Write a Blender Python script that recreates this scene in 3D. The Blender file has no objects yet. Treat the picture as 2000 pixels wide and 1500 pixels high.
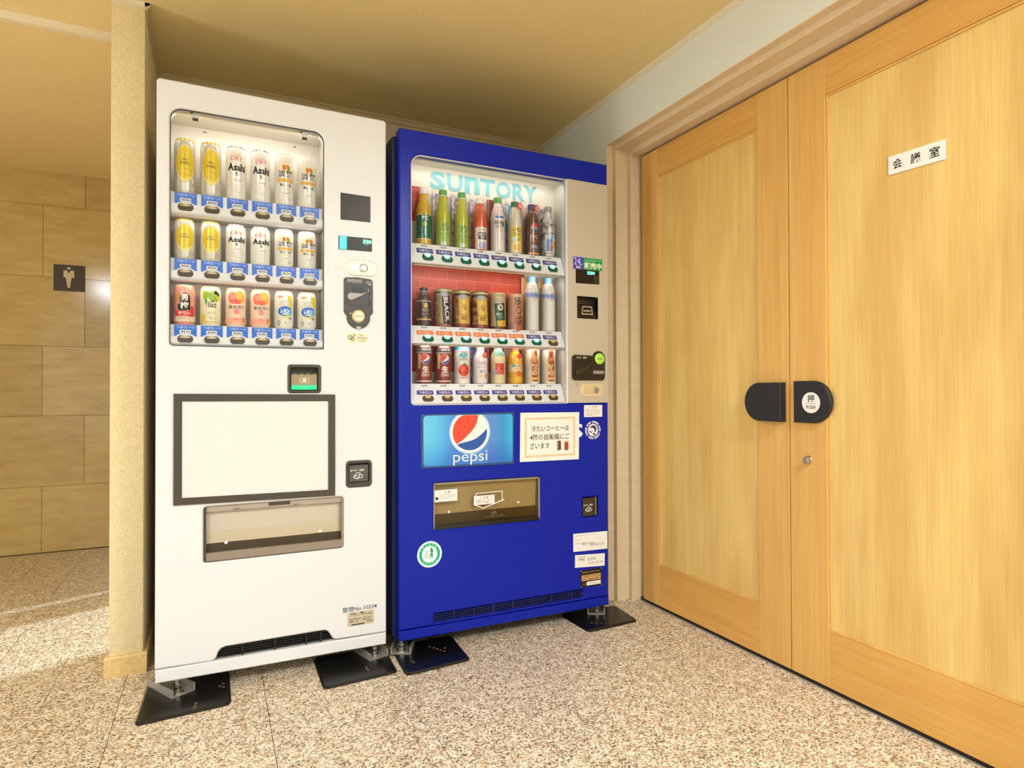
import bpy, bmesh, math, random
from mathutils import Matrix, Vector
from mathutils.geometry import tessellate_polygon
random.seed(7)
PI = math.pi
S = bpy.context.scene
COL = S.collection

# ------------------------------------------------------------------ camera
YAW, PITCH, ROLL, FPX, EYE = .4469, .0102, -.0025, 1214.06, .915
def make_camera():
    r = Vector((math.cos(YAW), -math.sin(YAW), 0)); fw = Vector((math.sin(YAW), math.cos(YAW), 0)); z = Vector((0, 0, 1))
    f2 = fw*math.cos(PITCH) + z*math.sin(PITCH); u = -fw*math.sin(PITCH) + z*math.cos(PITCH)
    r2 = r*math.cos(ROLL) + u*math.sin(ROLL); u2 = -r*math.sin(ROLL) + u*math.cos(ROLL)
    cd = bpy.data.cameras.new('camera'); cam = bpy.data.objects.new('camera', cd); COL.objects.link(cam)
    cd.sensor_width = 36; cd.lens = FPX/2000*36; cd.clip_start = .02
    M = Matrix((r2, u2, -f2)).transposed().to_4x4(); M.translation = Vector((0, 0, EYE))
    cam.matrix_world = M; S.camera = cam
make_camera()

# ------------------------------------------------------------------ light and exposure
S.view_settings.view_transform = 'Standard'; S.view_settings.look = 'None'
S.view_settings.gamma = 1; S.view_settings.use_curve_mapping = False
S.view_settings.exposure = 0.32
W = bpy.data.worlds.new('world'); S.world = W; W.use_nodes = True
W.node_tree.nodes['Background'].inputs[0].default_value = (.86, .93, 1, 1)
W.node_tree.nodes['Background'].inputs[1].default_value = 1.0
def area(name, loc, rot, sx, sy, power, col, spread=180):
    d = bpy.data.lights.new(name, 'AREA'); d.shape = 'RECTANGLE'; d.size = sx; d.size_y = sy; d.energy = power; d.color = col
    d.spread = math.radians(spread)
    o = bpy.data.objects.new(name, d); COL.objects.link(o); o.location = loc; o.rotation_euler = rot
    return o
# area lamps added as daylight by assumed windows (behind the camera) and left openings
area('daylight_front', (-.6, -2.93, 1.15), (PI/2, 0, PI), 3.4, 1.9, 56, (.70, .83, 1))  # added lamp, inside the room before the window
area('daylight_left', (-3.35, 1.75, 1.1), (PI/2, 0, -PI/2), .55, 1.9, 30, (.93, .96, 1))  # added lamp, outside the wall openings
sd = bpy.data.lights.new('sun', 'SUN'); sd.energy = 4.2; sd.angle = math.radians(.8); sd.color = (.66, .83, 1)
so = bpy.data.objects.new('sun', sd); COL.objects.link(so)
SUN = Vector((.93, .37, -.50)).normalized()
so.rotation_euler = SUN.to_track_quat('-Z', 'Y').to_euler()
# unseen ceiling lights, added to brighten the floor and ceiling
LAMP_D = .24      # power scale of the lamps added inside the machines
LAMPS = [(-1.2, -.6), (1.08, -.6)]; LAMP_W = 58; LAMP_C = (.80, .90, 1)

# ------------------------------------------------------------------ materials
def lin(c):
    def f(x):
        x /= 255.
        return x/12.92 if x <= .04045 else ((x+.055)/1.055)**2.4
    return (f(c[0]), f(c[1]), f(c[2]), 1)
MC = {}
def nt(m): return m.node_tree.nodes, m.node_tree.links
def pm(rgb, rough=.5, metal=0, emit=0, spec=.5, name=None, coat=0, trans=0):
    key = (tuple(rgb), rough, metal, emit, spec, coat)
    if key in MC: return MC[key]
    m = bpy.data.materials.new(name or 'plain_%d' % len(MC)); m.use_nodes = True
    N, L = nt(m); b = N['Principled BSDF']
    b.inputs['Base Color'].default_value = lin(rgb); b.inputs['Roughness'].default_value = rough
    b.inputs['Metallic'].default_value = metal; b.inputs['Specular IOR Level'].default_value = spec
    b.inputs['Coat Weight'].default_value = coat
    if emit:
        b.inputs['Emission Color'].default_value = lin(rgb); b.inputs['Emission Strength'].default_value = emit
    MC[key] = m
    return m
def coords(N, L, scale=(1, 1, 1), rot=(0, 0, 0)):
    t = N.new('ShaderNodeTexCoord'); mp = N.new('ShaderNodeMapping')
    mp.inputs['Scale'].default_value = scale; mp.inputs['Rotation'].default_value = rot
    g = N.new('ShaderNodeNewGeometry'); L.new(g.outputs['Position'], mp.inputs['Vector'])
    return mp.outputs['Vector']
def noise(N, L, vec, scale, detail=3, rough=.5):
    n = N.new('ShaderNodeTexNoise'); n.inputs['Scale'].default_value = scale; n.inputs['Detail'].default_value = detail
    n.inputs['Roughness'].default_value = rough; L.new(vec, n.inputs['Vector']); return n.outputs['Fac']
def ramp(N, L, fac, stops):
    r = N.new('ShaderNodeValToRGB'); e = r.color_ramp.elements
    while len(e) < len(stops): e.new(.5)
    for i, (p, c) in enumerate(stops): e[i].position = p; e[i].color = lin(c)
    L.new(fac, r.inputs['Fac']); return r.outputs['Color']
def mix(N, L, fac, a, b, mode='MIX'):
    x = N.new('ShaderNodeMix'); x.data_type = 'RGBA'; x.blend_type = mode
    if isinstance(fac, float): x.inputs[0].default_value = fac
    else: L.new(fac, x.inputs[0])
    for s, i in ((a, 6), (b, 7)):
        if isinstance(s, tuple): x.inputs[i].default_value = s
        else: L.new(s, x.inputs[i])
    return x.outputs[2]
def bump(N, L, h, strength, dist=.01):
    b = N.new('ShaderNodeBump'); b.inputs['Strength'].default_value = strength; b.inputs['Distance'].default_value = dist
    L.new(h, b.inputs['Height']); L.new(b.outputs[0], N['Principled BSDF'].inputs['Normal'])
def base(name, rough=.5, spec=.5):
    m = bpy.data.materials.new(name); m.use_nodes = True; N, L = nt(m)
    N['Principled BSDF'].inputs['Roughness'].default_value = rough; N['Principled BSDF'].inputs['Specular IOR Level'].default_value = spec
    return m, N, L
def setc(N, L, c): L.new(c, N['Principled BSDF'].inputs['Base Color'])

def mat_wallpaper(name, a, b, sc=180, bs=.35):
    m, N, L = base(name, .85, .25); v = coords(N, L)
    n = noise(N, L, v, sc, 3, .6); setc(N, L, ramp(N, L, n, [(.3, a), (.7, b)])); bump(N, L, n, bs, .004); return m
def mat_granite():
    """speckled granite: crystal cells of cream, tan, grey and black"""
    m, N, L = base('granite', .32, .45)
    v = coords(N, L)
    d = N.new('ShaderNodeTexNoise'); d.inputs['Scale'].default_value = 240; d.inputs['Detail'].default_value = 1; L.new(v, d.inputs['Vector'])
    va = N.new('ShaderNodeVectorMath'); va.operation = 'MULTIPLY_ADD'; L.new(d.outputs['Color'], va.inputs[0]); va.inputs[1].default_value = (.004, .004, .004); L.new(v, va.inputs[2])
    def cells(scale, stops):
        t = N.new('ShaderNodeTexVoronoi'); t.inputs['Scale'].default_value = scale; L.new(va.outputs[0], t.inputs['Vector'])
        sp = N.new('ShaderNodeSeparateColor'); L.new(t.outputs['Color'], sp.inputs[0])
        c = ramp(N, L, sp.outputs[0], stops); N[-1].color_ramp.interpolation = 'CONSTANT'; return c
    c = cells(210, [(0, (150, 134, 114)), (.14, (206, 186, 158)), (.34, (240, 226, 204)), (.62, (250, 240, 222)), (.9, (228, 210, 184))])
    k = cells(330, [(0, (62, 54, 48)), (.085, (150, 138, 122)), (.15, (255, 255, 255))])
    c = mix(N, L, .9, c, k, 'MULTIPLY')
    n3 = noise(N, L, v, 34, 3, .6)
    c = mix(N, L, .7, c, ramp(N, L, n3, [(.40, (224, 204, 178)), (.58, (255, 252, 246))]), 'MULTIPLY')
    setc(N, L, c); return m
def mat_wood(name, a, b, c_, axis='z', figure=.3, sc=1.0, rough=.42, grain=.22):
    m, N, L = base(name, rough, .35)
    st = {'z': (60*sc, 60*sc, 1.6), 'y': (60*sc, 1.6, 60*sc)}[axis]
    n = noise(N, L, coords(N, L, st), 1.0, 5, .6)
    st2 = {'z': (260, 260, 5), 'y': (260, 5, 260)}[axis]
    n2 = noise(N, L, coords(N, L, st2), 1.0, 2, .5)
    c = ramp(N, L, n, [(.3, a), (.5, b), (.72, c_)])
    c = mix(N, L, grain, c, ramp(N, L, n2, [(.35, (176, 146, 110)), (.6, (255, 255, 255))]), 'MULTIPLY')
    n3 = noise(N, L, coords(N, L, (8, 8, 1.9)), 1.0, 2, .5)
    c = mix(N, L, figure, c, ramp(N, L, n3, [(.38, (214, 180, 130)), (.62, (255, 252, 240))]), 'MULTIPLY')
    setc(N, L, c); return m
def mat_stone_tile():
    m, N, L = base('limestone_tile', .13, .5)
    oi = N.new('ShaderNodeObjectInfo'); v = coords(N, L, (6, 6, 22))
    n = noise(N, L, v, 1, 5, .6)
    c = ramp(N, L, n, [(.3, (188, 160, 98)), (.55, (200, 174, 112)), (.75, (210, 186, 128))])
    r = ramp(N, L, oi.outputs['Random'], [(0, (232, 228, 218)), (1, (255, 255, 255))])
    setc(N, L, mix(N, L, 1.0, c, r, 'MULTIPLY')); return m
def mat_clear(name, tint=(255, 255, 255), fac=.06, rough=.03):
    m = bpy.data.materials.new(name); m.use_nodes = True; N, L = nt(m); N.remove(N['Principled BSDF'])
    t = N.new('ShaderNodeBsdfTransparent'); t.inputs[0].default_value = lin(tint)
    g = N.new('ShaderNodeBsdfGlossy'); g.inputs['Roughness'].default_value = rough
    f = N.new('ShaderNodeFresnel'); f.inputs[0].default_value = 1.33
    mt = N.new('ShaderNodeMath'); mt.operation = 'MULTIPLY_ADD'; L.new(f.outputs[0], mt.inputs[0]); mt.inputs[1].default_value = .9; mt.inputs[2].default_value = fac-.02
    x = N.new('ShaderNodeMixShader'); L.new(mt.outputs[0], x.inputs[0]); L.new(t.outputs[0], x.inputs[1]); L.new(g.outputs[0], x.inputs[2])
    L.new(x.outputs[0], N['Material Output'].inputs[0]); return m
def mat_print(name, stops, vecscale, sc=1, detail=2, rough=.35):
    m, N, L = base(name, rough); n = noise(N, L, coords(N, L, vecscale), sc, detail); setc(N, L, ramp(N, L, n, stops)); return m
def mat_brickprint():
    m, N, L = base('brick_print', .4)
    mp = coords(N, L); sep = N.new('ShaderNodeSeparateXYZ'); L.new(mp, sep.inputs[0]); cb = N.new('ShaderNodeCombineXYZ')
    L.new(sep.outputs[0], cb.inputs[0]); L.new(sep.outputs[2], cb.inputs[1])
    b = N.new('ShaderNodeTexBrick'); L.new(cb.outputs[0], b.inputs['Vector'])
    b.inputs['Color1'].default_value = lin((172, 50, 28)); b.inputs['Color2'].default_value = lin((190, 64, 36)); b.inputs['Mortar'].default_value = lin((212, 104, 70))
    b.inputs['Scale'].default_value = 1; b.inputs['Brick Width'].default_value = .072; b.inputs['Row Height'].default_value = .036; b.inputs['Mortar Size'].default_value = .0011
    setc(N, L, b.outputs['Color']); return m
def mat_gradient(name, stops, x0, x1, z0=None, z1=None, zs=None):
    """printed colour gradient across a poster (flat print)"""
    m, N, L = base(name, .3)
    g = N.new('ShaderNodeNewGeometry'); sep = N.new('ShaderNodeSeparateXYZ'); L.new(g.outputs['Position'], sep.inputs[0])
    mr = N.new('ShaderNodeMapRange'); L.new(sep.outputs[0], mr.inputs[0]); mr.inputs[1].default_value = x0; mr.inputs[2].default_value = x1
    c = ramp(N, L, mr.outputs[0], stops)
    if zs:
        m2 = N.new('ShaderNodeMapRange'); L.new(sep.outputs[2], m2.inputs[0]); m2.inputs[1].default_value = z0; m2.inputs[2].default_value = z1
        c = mix(N, L, 1.0, c, ramp(N, L, m2.outputs[0], zs), 'MULTIPLY')
    setc(N, L, c); return m

M_FLOOR = mat_granite()
M_GROUT = pm((112, 98, 80), .9)
M_STUB = mat_wallpaper('plaster_cream', (226, 204, 156), (240, 222, 178), 150, .6)
M_CEIL = mat_wallpaper('ceiling_paper', (234, 206, 144), (242, 218, 160), 200, .3)
M_WALLR = mat_wallpaper('wallpaper_grey', (222, 226, 217), (236, 240, 231), 210, .4)
M_BACKW = mat_wallpaper('wallpaper_back', (206, 186, 140), (220, 202, 160), 200, .4)
M_TRIMW = pm((236, 222, 192), .45, name='trim_paint')
M_CORN = pm((206, 180, 132), .5, name='cornice_paint')
M_FRAME = mat_wallpaper('frame_laminate', (222, 198, 158), (229, 206, 168), 30, 0)
M_RAIL = mat_wood('door_rail_wood', (214, 161, 82), (221, 169, 90), (226, 177, 100), 'y', .08, .8, .42, .14)
M_STILE = mat_wood('door_stile_wood', (218, 169, 92), (225, 177, 100), (230, 184, 109), 'z', .08, .8, .42, .14)
M_PANEL = mat_wood('door_panel_wood', (228, 193, 116), (233, 200, 124), (238, 207, 136), 'z', .36, .6, .42, .14)
M_TILE = mat_stone_tile()
M_BASE = mat_wood('baseboard_wood', (222, 190, 122), (232, 202, 136), (238, 212, 150), 'y', .1)
M_WHITE = pm((229, 227, 227), .35, name='white_enamel', spec=.3)
M_LINER = pm((226, 220, 208), .4, name='white_liner')
M_BLUE = pm((14, 34, 160), .3, name='blue_enamel', spec=.22)
M_BLUED = pm((20, 26, 92), .5, name='blue_slat')
M_SILVER = pm((197, 186, 166), .42, .1, name='champagne_panel')
M_CHAR = pm((66, 58, 48), .4, name='charcoal_plastic')
M_BLACK = pm((20, 19, 18), .35, name='black_plastic')
M_DARK = pm((30, 26, 22), .6, name='dark_void')
M_RUB = pm((13, 12, 12), .32, name='black_rubber')
M_HAND = pm((30, 30, 31), .55, name='black_handle')
M_STEEL = pm((196, 190, 180), .22, 1, name='steel')
M_ZINC = pm((176, 170, 160), .5, .6, name='zinc_steel')
M_PALE = pm((240, 236, 228), .5, name='paper_white')
M_INK = pm((30, 26, 26), .6, name='ink')
M_GLASS = mat_clear('display_glass', (255, 254, 252), .006)
M_SLEEVE = mat_clear('clear_sleeve', (255, 255, 255), .015, .12)
M_FLAP = mat_clear('smoke_flap', (246, 242, 236), .01, .08)
M_FLAPB = mat_clear('smoke_flap_brown', (234, 226, 208), .02, .1)
M_WINGL = mat_clear('window_glass', (255, 255, 255), .03)

# ------------------------------------------------------------------ mesh helpers
def newobj(name, verts, faces, mats, parent=None, fm=None, smooth=False, auto=None):
    me = bpy.data.meshes.new(name); me.from_pydata([tuple(v) for v in verts], [], faces)
    if not isinstance(mats, (list, tuple)): mats = [mats]
    for m in mats: me.materials.append(m)
    if fm: me.polygons.foreach_set('material_index', fm)
    if smooth: me.polygons.foreach_set('use_smooth', [True]*len(me.polygons))
    me.update()
    bm = bmesh.new(); bm.from_mesh(me); bmesh.ops.recalc_face_normals(bm, faces=bm.faces); bm.to_mesh(me); bm.free()
    if auto is not None:
        me.polygons.foreach_set('use_smooth', [True]*len(me.polygons)); me.set_sharp_from_angle(angle=auto)
    o = bpy.data.objects.new(name, me); COL.objects.link(o)
    if parent is not None:
        o.parent = parent; o.matrix_parent_inverse = parent.matrix_basis.inverted()
    return o
def thing(name, loc, label, cat, group=None):
    o = bpy.data.objects.new(name, None); COL.objects.link(o); o.location = loc; o.empty_display_size = .05
    tag(o, label, cat, group); return o
def tag(o, label=None, cat=None, group=None, kind=None):
    if label: o['label'] = label
    if cat: o['category'] = cat
    if group: o['group'] = group
    if kind: o['kind'] = kind
    return o
def FR(x0, y): return Matrix(((1, 0, 0, x0), (0, 0, -1, y), (0, 1, 0, 0), (0, 0, 0, 1)))       # faces the camera side (-Y)
def RT(x): return Matrix(((0, 0, -1, x), (-1, 0, 0, 0), (0, 1, 0, 0), (0, 0, 0, 1)))           # on the right wall, u = -Y
def box(name, x0, x1, y0, y1, z0, z1, mat, parent=None, bev=0):
    v = [(x, y, z) for x in (x0, x1) for y in (y0, y1) for z in (z0, z1)]
    f = [(0, 1, 3, 2), (4, 6, 7, 5), (0, 4, 5, 1), (2, 3, 7, 6), (0, 2, 6, 4), (1, 5, 7, 3)]
    o = newobj(name, v, f, mat, parent)
    if bev:
        bm = bmesh.new(); bm.from_mesh(o.data)
        bmesh.ops.bevel(bm, geom=bm.edges[:], offset=bev, segments=2, profile=.6, affect='EDGES'); bm.to_mesh(o.data); bm.free()
        o.data.polygons.foreach_set('use_smooth', [True]*len(o.data.polygons)); o.data.set_sharp_from_angle(angle=.6)
    return o
def rr(u0, u1, v0, v1, r=.005, n=6, rs=None):
    """rounded rectangle, counter-clockwise; rs = radii (bl, br, tr, tl)"""
    rs = rs or (r, r, r, r); P = []
    for (cx, cy, a0, q) in ((u0, v0, PI, rs[0]), (u1, v0, 1.5*PI, rs[1]), (u1, v1, 0, rs[2]), (u0, v1, .5*PI, rs[3])):
        if q <= 0: P.append((cx, cy)); continue
        ox = cx + (q if cx == u0 else -q); oy = cy + (q if cy == v0 else -q)
        for i in range(n+1):
            a = a0 + i/n*PI/2; P.append((ox+q*math.cos(a), oy+q*math.sin(a)))
    return P
def ell(cu, cv, ru, rv=None, n=32, a0=0, a1=2*PI):
    rv = ru if rv is None else rv
    return [(cu+ru*math.cos(a0+(a1-a0)*i/n), cv+rv*math.sin(a0+(a1-a0)*i/n)) for i in range(n if a1-a0 > 6.2 else n+1)]
def offs(P, d):
    n = len(P); out = []
    for i in range(n):
        a, b, c = Vector(P[i-1]), Vector(P[i]), Vector(P[(i+1) % n])
        e1 = (b-a); e2 = (c-b)
        if e1.length < 1e-9 or e2.length < 1e-9: out.append(tuple(b)); continue
        e1.normalize(); e2.normalize(); n1 = Vector((-e1.y, e1.x)); n2 = Vector((-e2.y, e2.x)); m = n1+n2
        if m.length < 1e-6: m = n1
        m.normalize(); k = d/max(.35, m.dot(n1)); out.append((b.x+m.x*k, b.y+m.y*k))
    return out
def fill(loops):
    """triangles over an outline with holes, indices into the concatenated loops"""
    if len(loops) == 1: return [tuple(t) for t in tessellate_polygon([[Vector((p[0], p[1], 0)) for p in loops[0]]])]
    bm = bmesh.new(); E = []
    for l in loops:
        vs = [bm.verts.new((p[0], p[1], 0)) for p in l]
        E += [bm.edges.new((vs[i-1], vs[i])) for i in range(len(vs))]
    bm.verts.index_update()
    bmesh.ops.triangle_fill(bm, use_beauty=True, use_dissolve=False, edges=E, normal=(0, 0, 1))
    T = [tuple(v.index for v in f.verts) for f in bm.faces]; bm.free(); return T
def area2(P): return sum(P[i-1][0]*P[i][1]-P[i][0]*P[i-1][1] for i in range(len(P)))
def plate(name, M, outer, holes, w0, w1, mat, parent=None, cham=0, back=False):
    """flat plate with holes, front at w1; optional chamfer"""
    loops = [outer if area2(outer) > 0 else outer[::-1]] + [h[::-1] if area2(h) > 0 else h for h in holes]
    fl = [offs(l, cham) for l in loops] if cham else loops
    V = []; F = []
    nf = sum(len(l) for l in loops)
    for l in fl: V += [M @ Vector((p[0], p[1], w1)) for p in l]
    tris = fill(fl)
    F += tris
    rows = [0]
    if cham:
        for l in loops: V += [M @ Vector((p[0], p[1], w1-cham)) for p in l]
        rows.append(nf)
    if w0 is not None:
        for l in loops: V += [M @ Vector((p[0], p[1], w0)) for p in l]
        rows.append(nf*len(rows))
    for a, b in zip(rows, rows[1:]):
        s = 0
        for l in loops:
            n = len(l)
            for i in range(n): j = (i+1) % n; F.append((a+s+i, a+s+j, b+s+j, b+s+i))
            s += n
    if back and w0 is not None: F += [tuple(rows[-1]+i for i in t[::-1]) for t in tris]
    return newobj(name, V, F, mat, parent, auto=.45)
def flat(name, M, P, w, mat, parent=None): return plate(name, M, P, [], None, w, mat, parent)
def join_flat(name, M, polys, w, mat, parent=None):
    V = []; F = []
    for P in polys:
        s = len(V); V += [M @ Vector((p[0], p[1], w)) for p in P]
        F += [tuple(s+i for i in t) for t in tessellate_polygon([[Vector((p[0], p[1], 0)) for p in P]])]
    return newobj(name, V, F, mat, parent)
def lathe(name, M, prof, mat, parent=None, seg=32, fm=None, a0=0, a1=2*PI, cap=True, smooth=.6):
    """profile [(r, w)] about the local w axis"""
    full = a1-a0 > 6.2; n = seg if full else seg+1
    V = []; F = []; mi = []
    for r, w in prof:
        for i in range(n):
            a = a0+(a1-a0)*i/seg; V.append(M @ Vector((r*math.cos(a), r*math.sin(a), w)))
    for k in range(len(prof)-1):
        for i in range(seg):
            j = (i+1) % n; F.append((k*n+i, k*n+j, (k+1)*n+j, (k+1)*n+i)); mi.append(fm[k] if fm else 0)
    if cap and full:
        if prof[0][0] > 1e-5: F.append(tuple(range(n))); mi.append(fm[0] if fm else 0)
        if prof[-1][0] > 1e-5: F.append(tuple((len(prof)-1)*n+i for i in range(n))); mi.append(fm[-1] if fm else 0)
    return newobj(name, V, F, mat, parent, mi if fm else None, auto=smooth)
def prism_x(name, prof, x0, x1, mat, parent=None):
    n = len(prof); V = [(x, p[0], p[1]) for x in (x0, x1) for p in prof]
    F = [(i, (i+1) % n, n+(i+1) % n, n+i) for i in range(n)]
    t = tessellate_polygon([[Vector((p[0], p[1], 0)) for p in prof]])
    F += [tuple(q) for q in t] + [tuple(n+i for i in q) for q in t]
    return newobj(name, V, F, mat, parent, auto=.5)
def prism_y(name, prof, y0, y1, mat, parent=None):
    n = len(prof); V = [(p[0], y, p[1]) for y in (y0, y1) for p in prof]
    F = [(i, (i+1) % n, n+(i+1) % n, n+i) for i in range(n)]
    t = tessellate_polygon([[Vector((p[0], p[1], 0)) for p in prof]])
    F += [tuple(q) for q in t] + [tuple(n+i for i in q) for q in t]
    return newobj(name, V, F, mat, parent, auto=.5)

TC = {}
def glyphs(s, bold=0.0, shear=0.0, res=2):
    k = (s, bold, shear, res)
    if k in TC: return TC[k]
    c = bpy.data.curves.new('t', 'FONT'); c.body = s; c.size = 1; c.offset = bold; c.shear = shear; c.resolution_u = res
    c.fill_mode = 'FRONT'
    o = bpy.data.objects.new('t', c); COL.objects.link(o)
    dg = bpy.context.evaluated_depsgraph_get(); me = bpy.data.meshes.new_from_object(o.evaluated_get(dg))
    V = [(v.co.x, v.co.y) for v in me.vertices]; F = [tuple(p.vertices) for p in me.polygons]
    bpy.data.objects.remove(o); bpy.data.curves.remove(c); bpy.data.meshes.remove(me)
    xs = [v[0] for v in V] or [0, 1]; ys = [v[1] for v in V] or [0, 1]
    x0, x1, y0, y1 = min(xs), max(xs), min(ys), max(ys)
    V = [((v[0]-x0)/max(1e-6, x1-x0), (v[1]-y0)/max(1e-6, y1-y0)) for v in V]
    TC[k] = (V, F); return TC[k]
def text2d(s, u0, u1, v0, v1, bold=0, shear=0, rot=0, res=2):
    V, F = glyphs(s, bold, shear, res)
    P = [(u0+a*(u1-u0), v0+b*(v1-v0)) for a, b in V]
    if rot:
        cu, cv = (u0+u1)/2, (v0+v1)/2; c, sn = math.cos(rot), math.sin(rot)
        P = [(cu+(x-cu)*c-(y-cv)*sn, cv+(x-cu)*sn+(y-cv)*c) for x, y in P]
    return P, F
def text(name, M, s, u0, u1, v0, v1, w, mat, parent=None, bold=0.0, shear=0.0, rot=0, res=2):
    P, F = text2d(s, u0, u1, v0, v1, bold, shear, rot, res)
    return newobj(name, [M @ Vector((p[0], p[1], w)) for p in P], F, mat, parent)
def texts(name, M, items, w, mat, parent=None, bold=0.0):
    V = []; F = []
    for s, u0, u1, v0, v1 in items:
        P, f = text2d(s, u0, u1, v0, v1, bold); k = len(V)
        V += [M @ Vector((p[0], p[1], w)) for p in P]; F += [tuple(k+i for i in q) for q in f]
    return newobj(name, V, F, mat, parent)
def ring_text(name, M, s, cu, cv, r, h, a_mid, span, w, mat, parent=None, outward=True, bold=0.0):
    V = []; F = []; n = len(s)
    for i, ch in enumerate(s):
        if ch == ' ': continue
        a = a_mid + (span*(.5-(i+.5)/n) if outward else -span*(.5-(i+.5)/n))
        P, f = text2d(ch, -h*.38, h*.38, -h/2, h/2, bold)
        rot = a-PI/2 if outward else a+PI/2
        c, sn = math.cos(rot), math.sin(rot); k = len(V)
        for x, y in P: V.append(M @ Vector((cu+r*math.cos(a)+x*c-y*sn, cv+r*math.sin(a)+x*sn+y*c, w)))
        F += [tuple(k+j for j in q) for q in f]
    return newobj(name, V, F, mat, parent)
def wrap(name, P, F, cx, cy, z0, r, mat, parent, turn=0.0, step=.005):
    """lay 2-D faces (u, v) on the front of an upright cylinder"""
    bm = bmesh.new(); vs = [bm.verts.new((p[0], p[1], 0)) for p in P]
    for f in F:
        try: bm.faces.new([vs[i] for i in f])
        except ValueError: pass
    us = [p[0] for p in P]; k = math.ceil(min(us)/step)
    while k*step < max(us):
        bmesh.ops.bisect_plane(bm, geom=bm.verts[:]+bm.edges[:]+bm.faces[:], plane_co=(k*step, 0, 0), plane_no=(1, 0, 0)); k += 1
    V = []
    bm.verts.index_update()
    for v in bm.verts:
        a = v.co.x/r+turn; V.append((cx+r*math.sin(a), cy-r*math.cos(a), z0+v.co.y))
    FF = [tuple(v.index for v in f.verts) for f in bm.faces]; bm.free()
    return newobj(name, V, FF, mat, parent)
def tess(P): return P, [tuple(t) for t in tessellate_polygon([[Vector((p[0], p[1], 0)) for p in P]])]
def decals(parent, cx, cy, z0, r, items, turn=0.0):
    """printed marks on a can or bottle: ('e',cu,cv,ru,rv,col) ellipse, ('p',pts,col) shape, ('t',str,u0,u1,v0,v1,col[,bold,rot]) lettering, ('b',v0,v1,col) band"""
    off = .0003
    for it in items:
        off += .0001
        k = it[0]
        if k == 'e': P, F = tess(ell(it[1], it[2], it[3], it[4], 28)); nm = 'printed_emblem'; c = it[5]
        elif k == 'p': P, F = tess(it[1]); nm = 'printed_shape'; c = it[2]
        elif k == 'r': P, F = tess([(it[1], it[3]), (it[2], it[3]), (it[2], it[4]), (it[1], it[4])]); nm = 'printed_label'; c = it[5]
        elif k == 't':
            P, F = text2d(it[1], it[2], it[3], it[4], it[5], it[7] if len(it) > 7 else .01, 0, it[8] if len(it) > 8 else 0); nm = 'lettering'; c = it[6]
        elif k == 'b':
            m = c = it[3]; m = m if not isinstance(m, tuple) else pm(m, .3)
            M = Matrix.Translation((cx, cy, z0)); lathe('printed_band', M, [(r+off, it[1]), (r+off, it[2])], m, parent, 36, cap=False); continue
        m = c if not isinstance(c, tuple) else pm(c, .3)
        wrap(nm, P, F, cx, cy, z0, r+off, m, parent, turn)

# ================================================================== THE SETTING
XW, XD, CEIL, YB, YT = 1.547, 1.6794, 2.193, 2.8556, 4.329
SX0, SX1, SY = -.3027, -.2081, 2.363
XL, YF = -3.2, -3.1
def st(o): o['kind'] = 'structure'; return o

floor = st(box('floor', XL, 2.2, YF, YT+.1, -.06, -.004, M_GROUT))
def tilebox(name, x0, x1, y0, y1, z0, z1, mat, parent):
    return box(name, x0, x1, y0, y1, z0, z1, mat, parent)
G = .0009
# near slabs: long granite strips; beyond y = 2.2 the smaller slabs of the restroom passage, laid in running bond
xs = [-.25+.391*i for i in range(-7, 6)]
for i in range(len(xs)-1):
    x0, x1 = xs[i], min(xs[i+1], 1.70)
    if x0 > 1.69: continue
    ys = [-1.6, .4, 1.75 if x0 > 1.2 else 1.3, 2.2]
    if x0 < -.3: ys = [-1.6, -.4, .6, 1.0, 1.4, 1.8, 2.2]
    for y0, y1 in zip(ys, ys[1:]): tilebox('floor_tile', x0+G, x1-G, y0+G, y1-G, -.004, 0, M_FLOOR, floor)
    if x0 > -.3: tilebox('floor_tile', x0+G, x1-G, 2.2+G, 2.85, -.004, 0, M_FLOOR, floor)
for k, (y0, y1) in enumerate([(2.2, 2.6), (2.6, 2.985), (2.985, 3.385), (3.385, 3.785), (3.785, 4.19), (4.19, 4.329)]):
    off = (-.45, -.65, -.45, -.655, -.85, -.64)[k]
    x = off-2.4
    while x < -.3:
        a, b = x+G, min(x+.4-G, -.25-G if y0 < 2.3 else -.295)
        if b-a > .02: tilebox('floor_tile', a, b, y0+G, y1-G, -.004, 0, M_FLOOR, floor)
        x += .4
st(box('ceiling', XL, 2.0, YF, YT+.1, CEIL, CEIL+.08, M_CEIL))
# lower ceiling of the restroom passage and its white edge strip
st(box('ceiling_passage', XL, SX0, 2.62, YT+.05, CEIL-.026, CEIL-.0005, M_CEIL))
st(box('trim_1', XL, SX0-.0005, 2.598, 2.62, CEIL-.028, CEIL-.0005, M_TRIMW))
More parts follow.
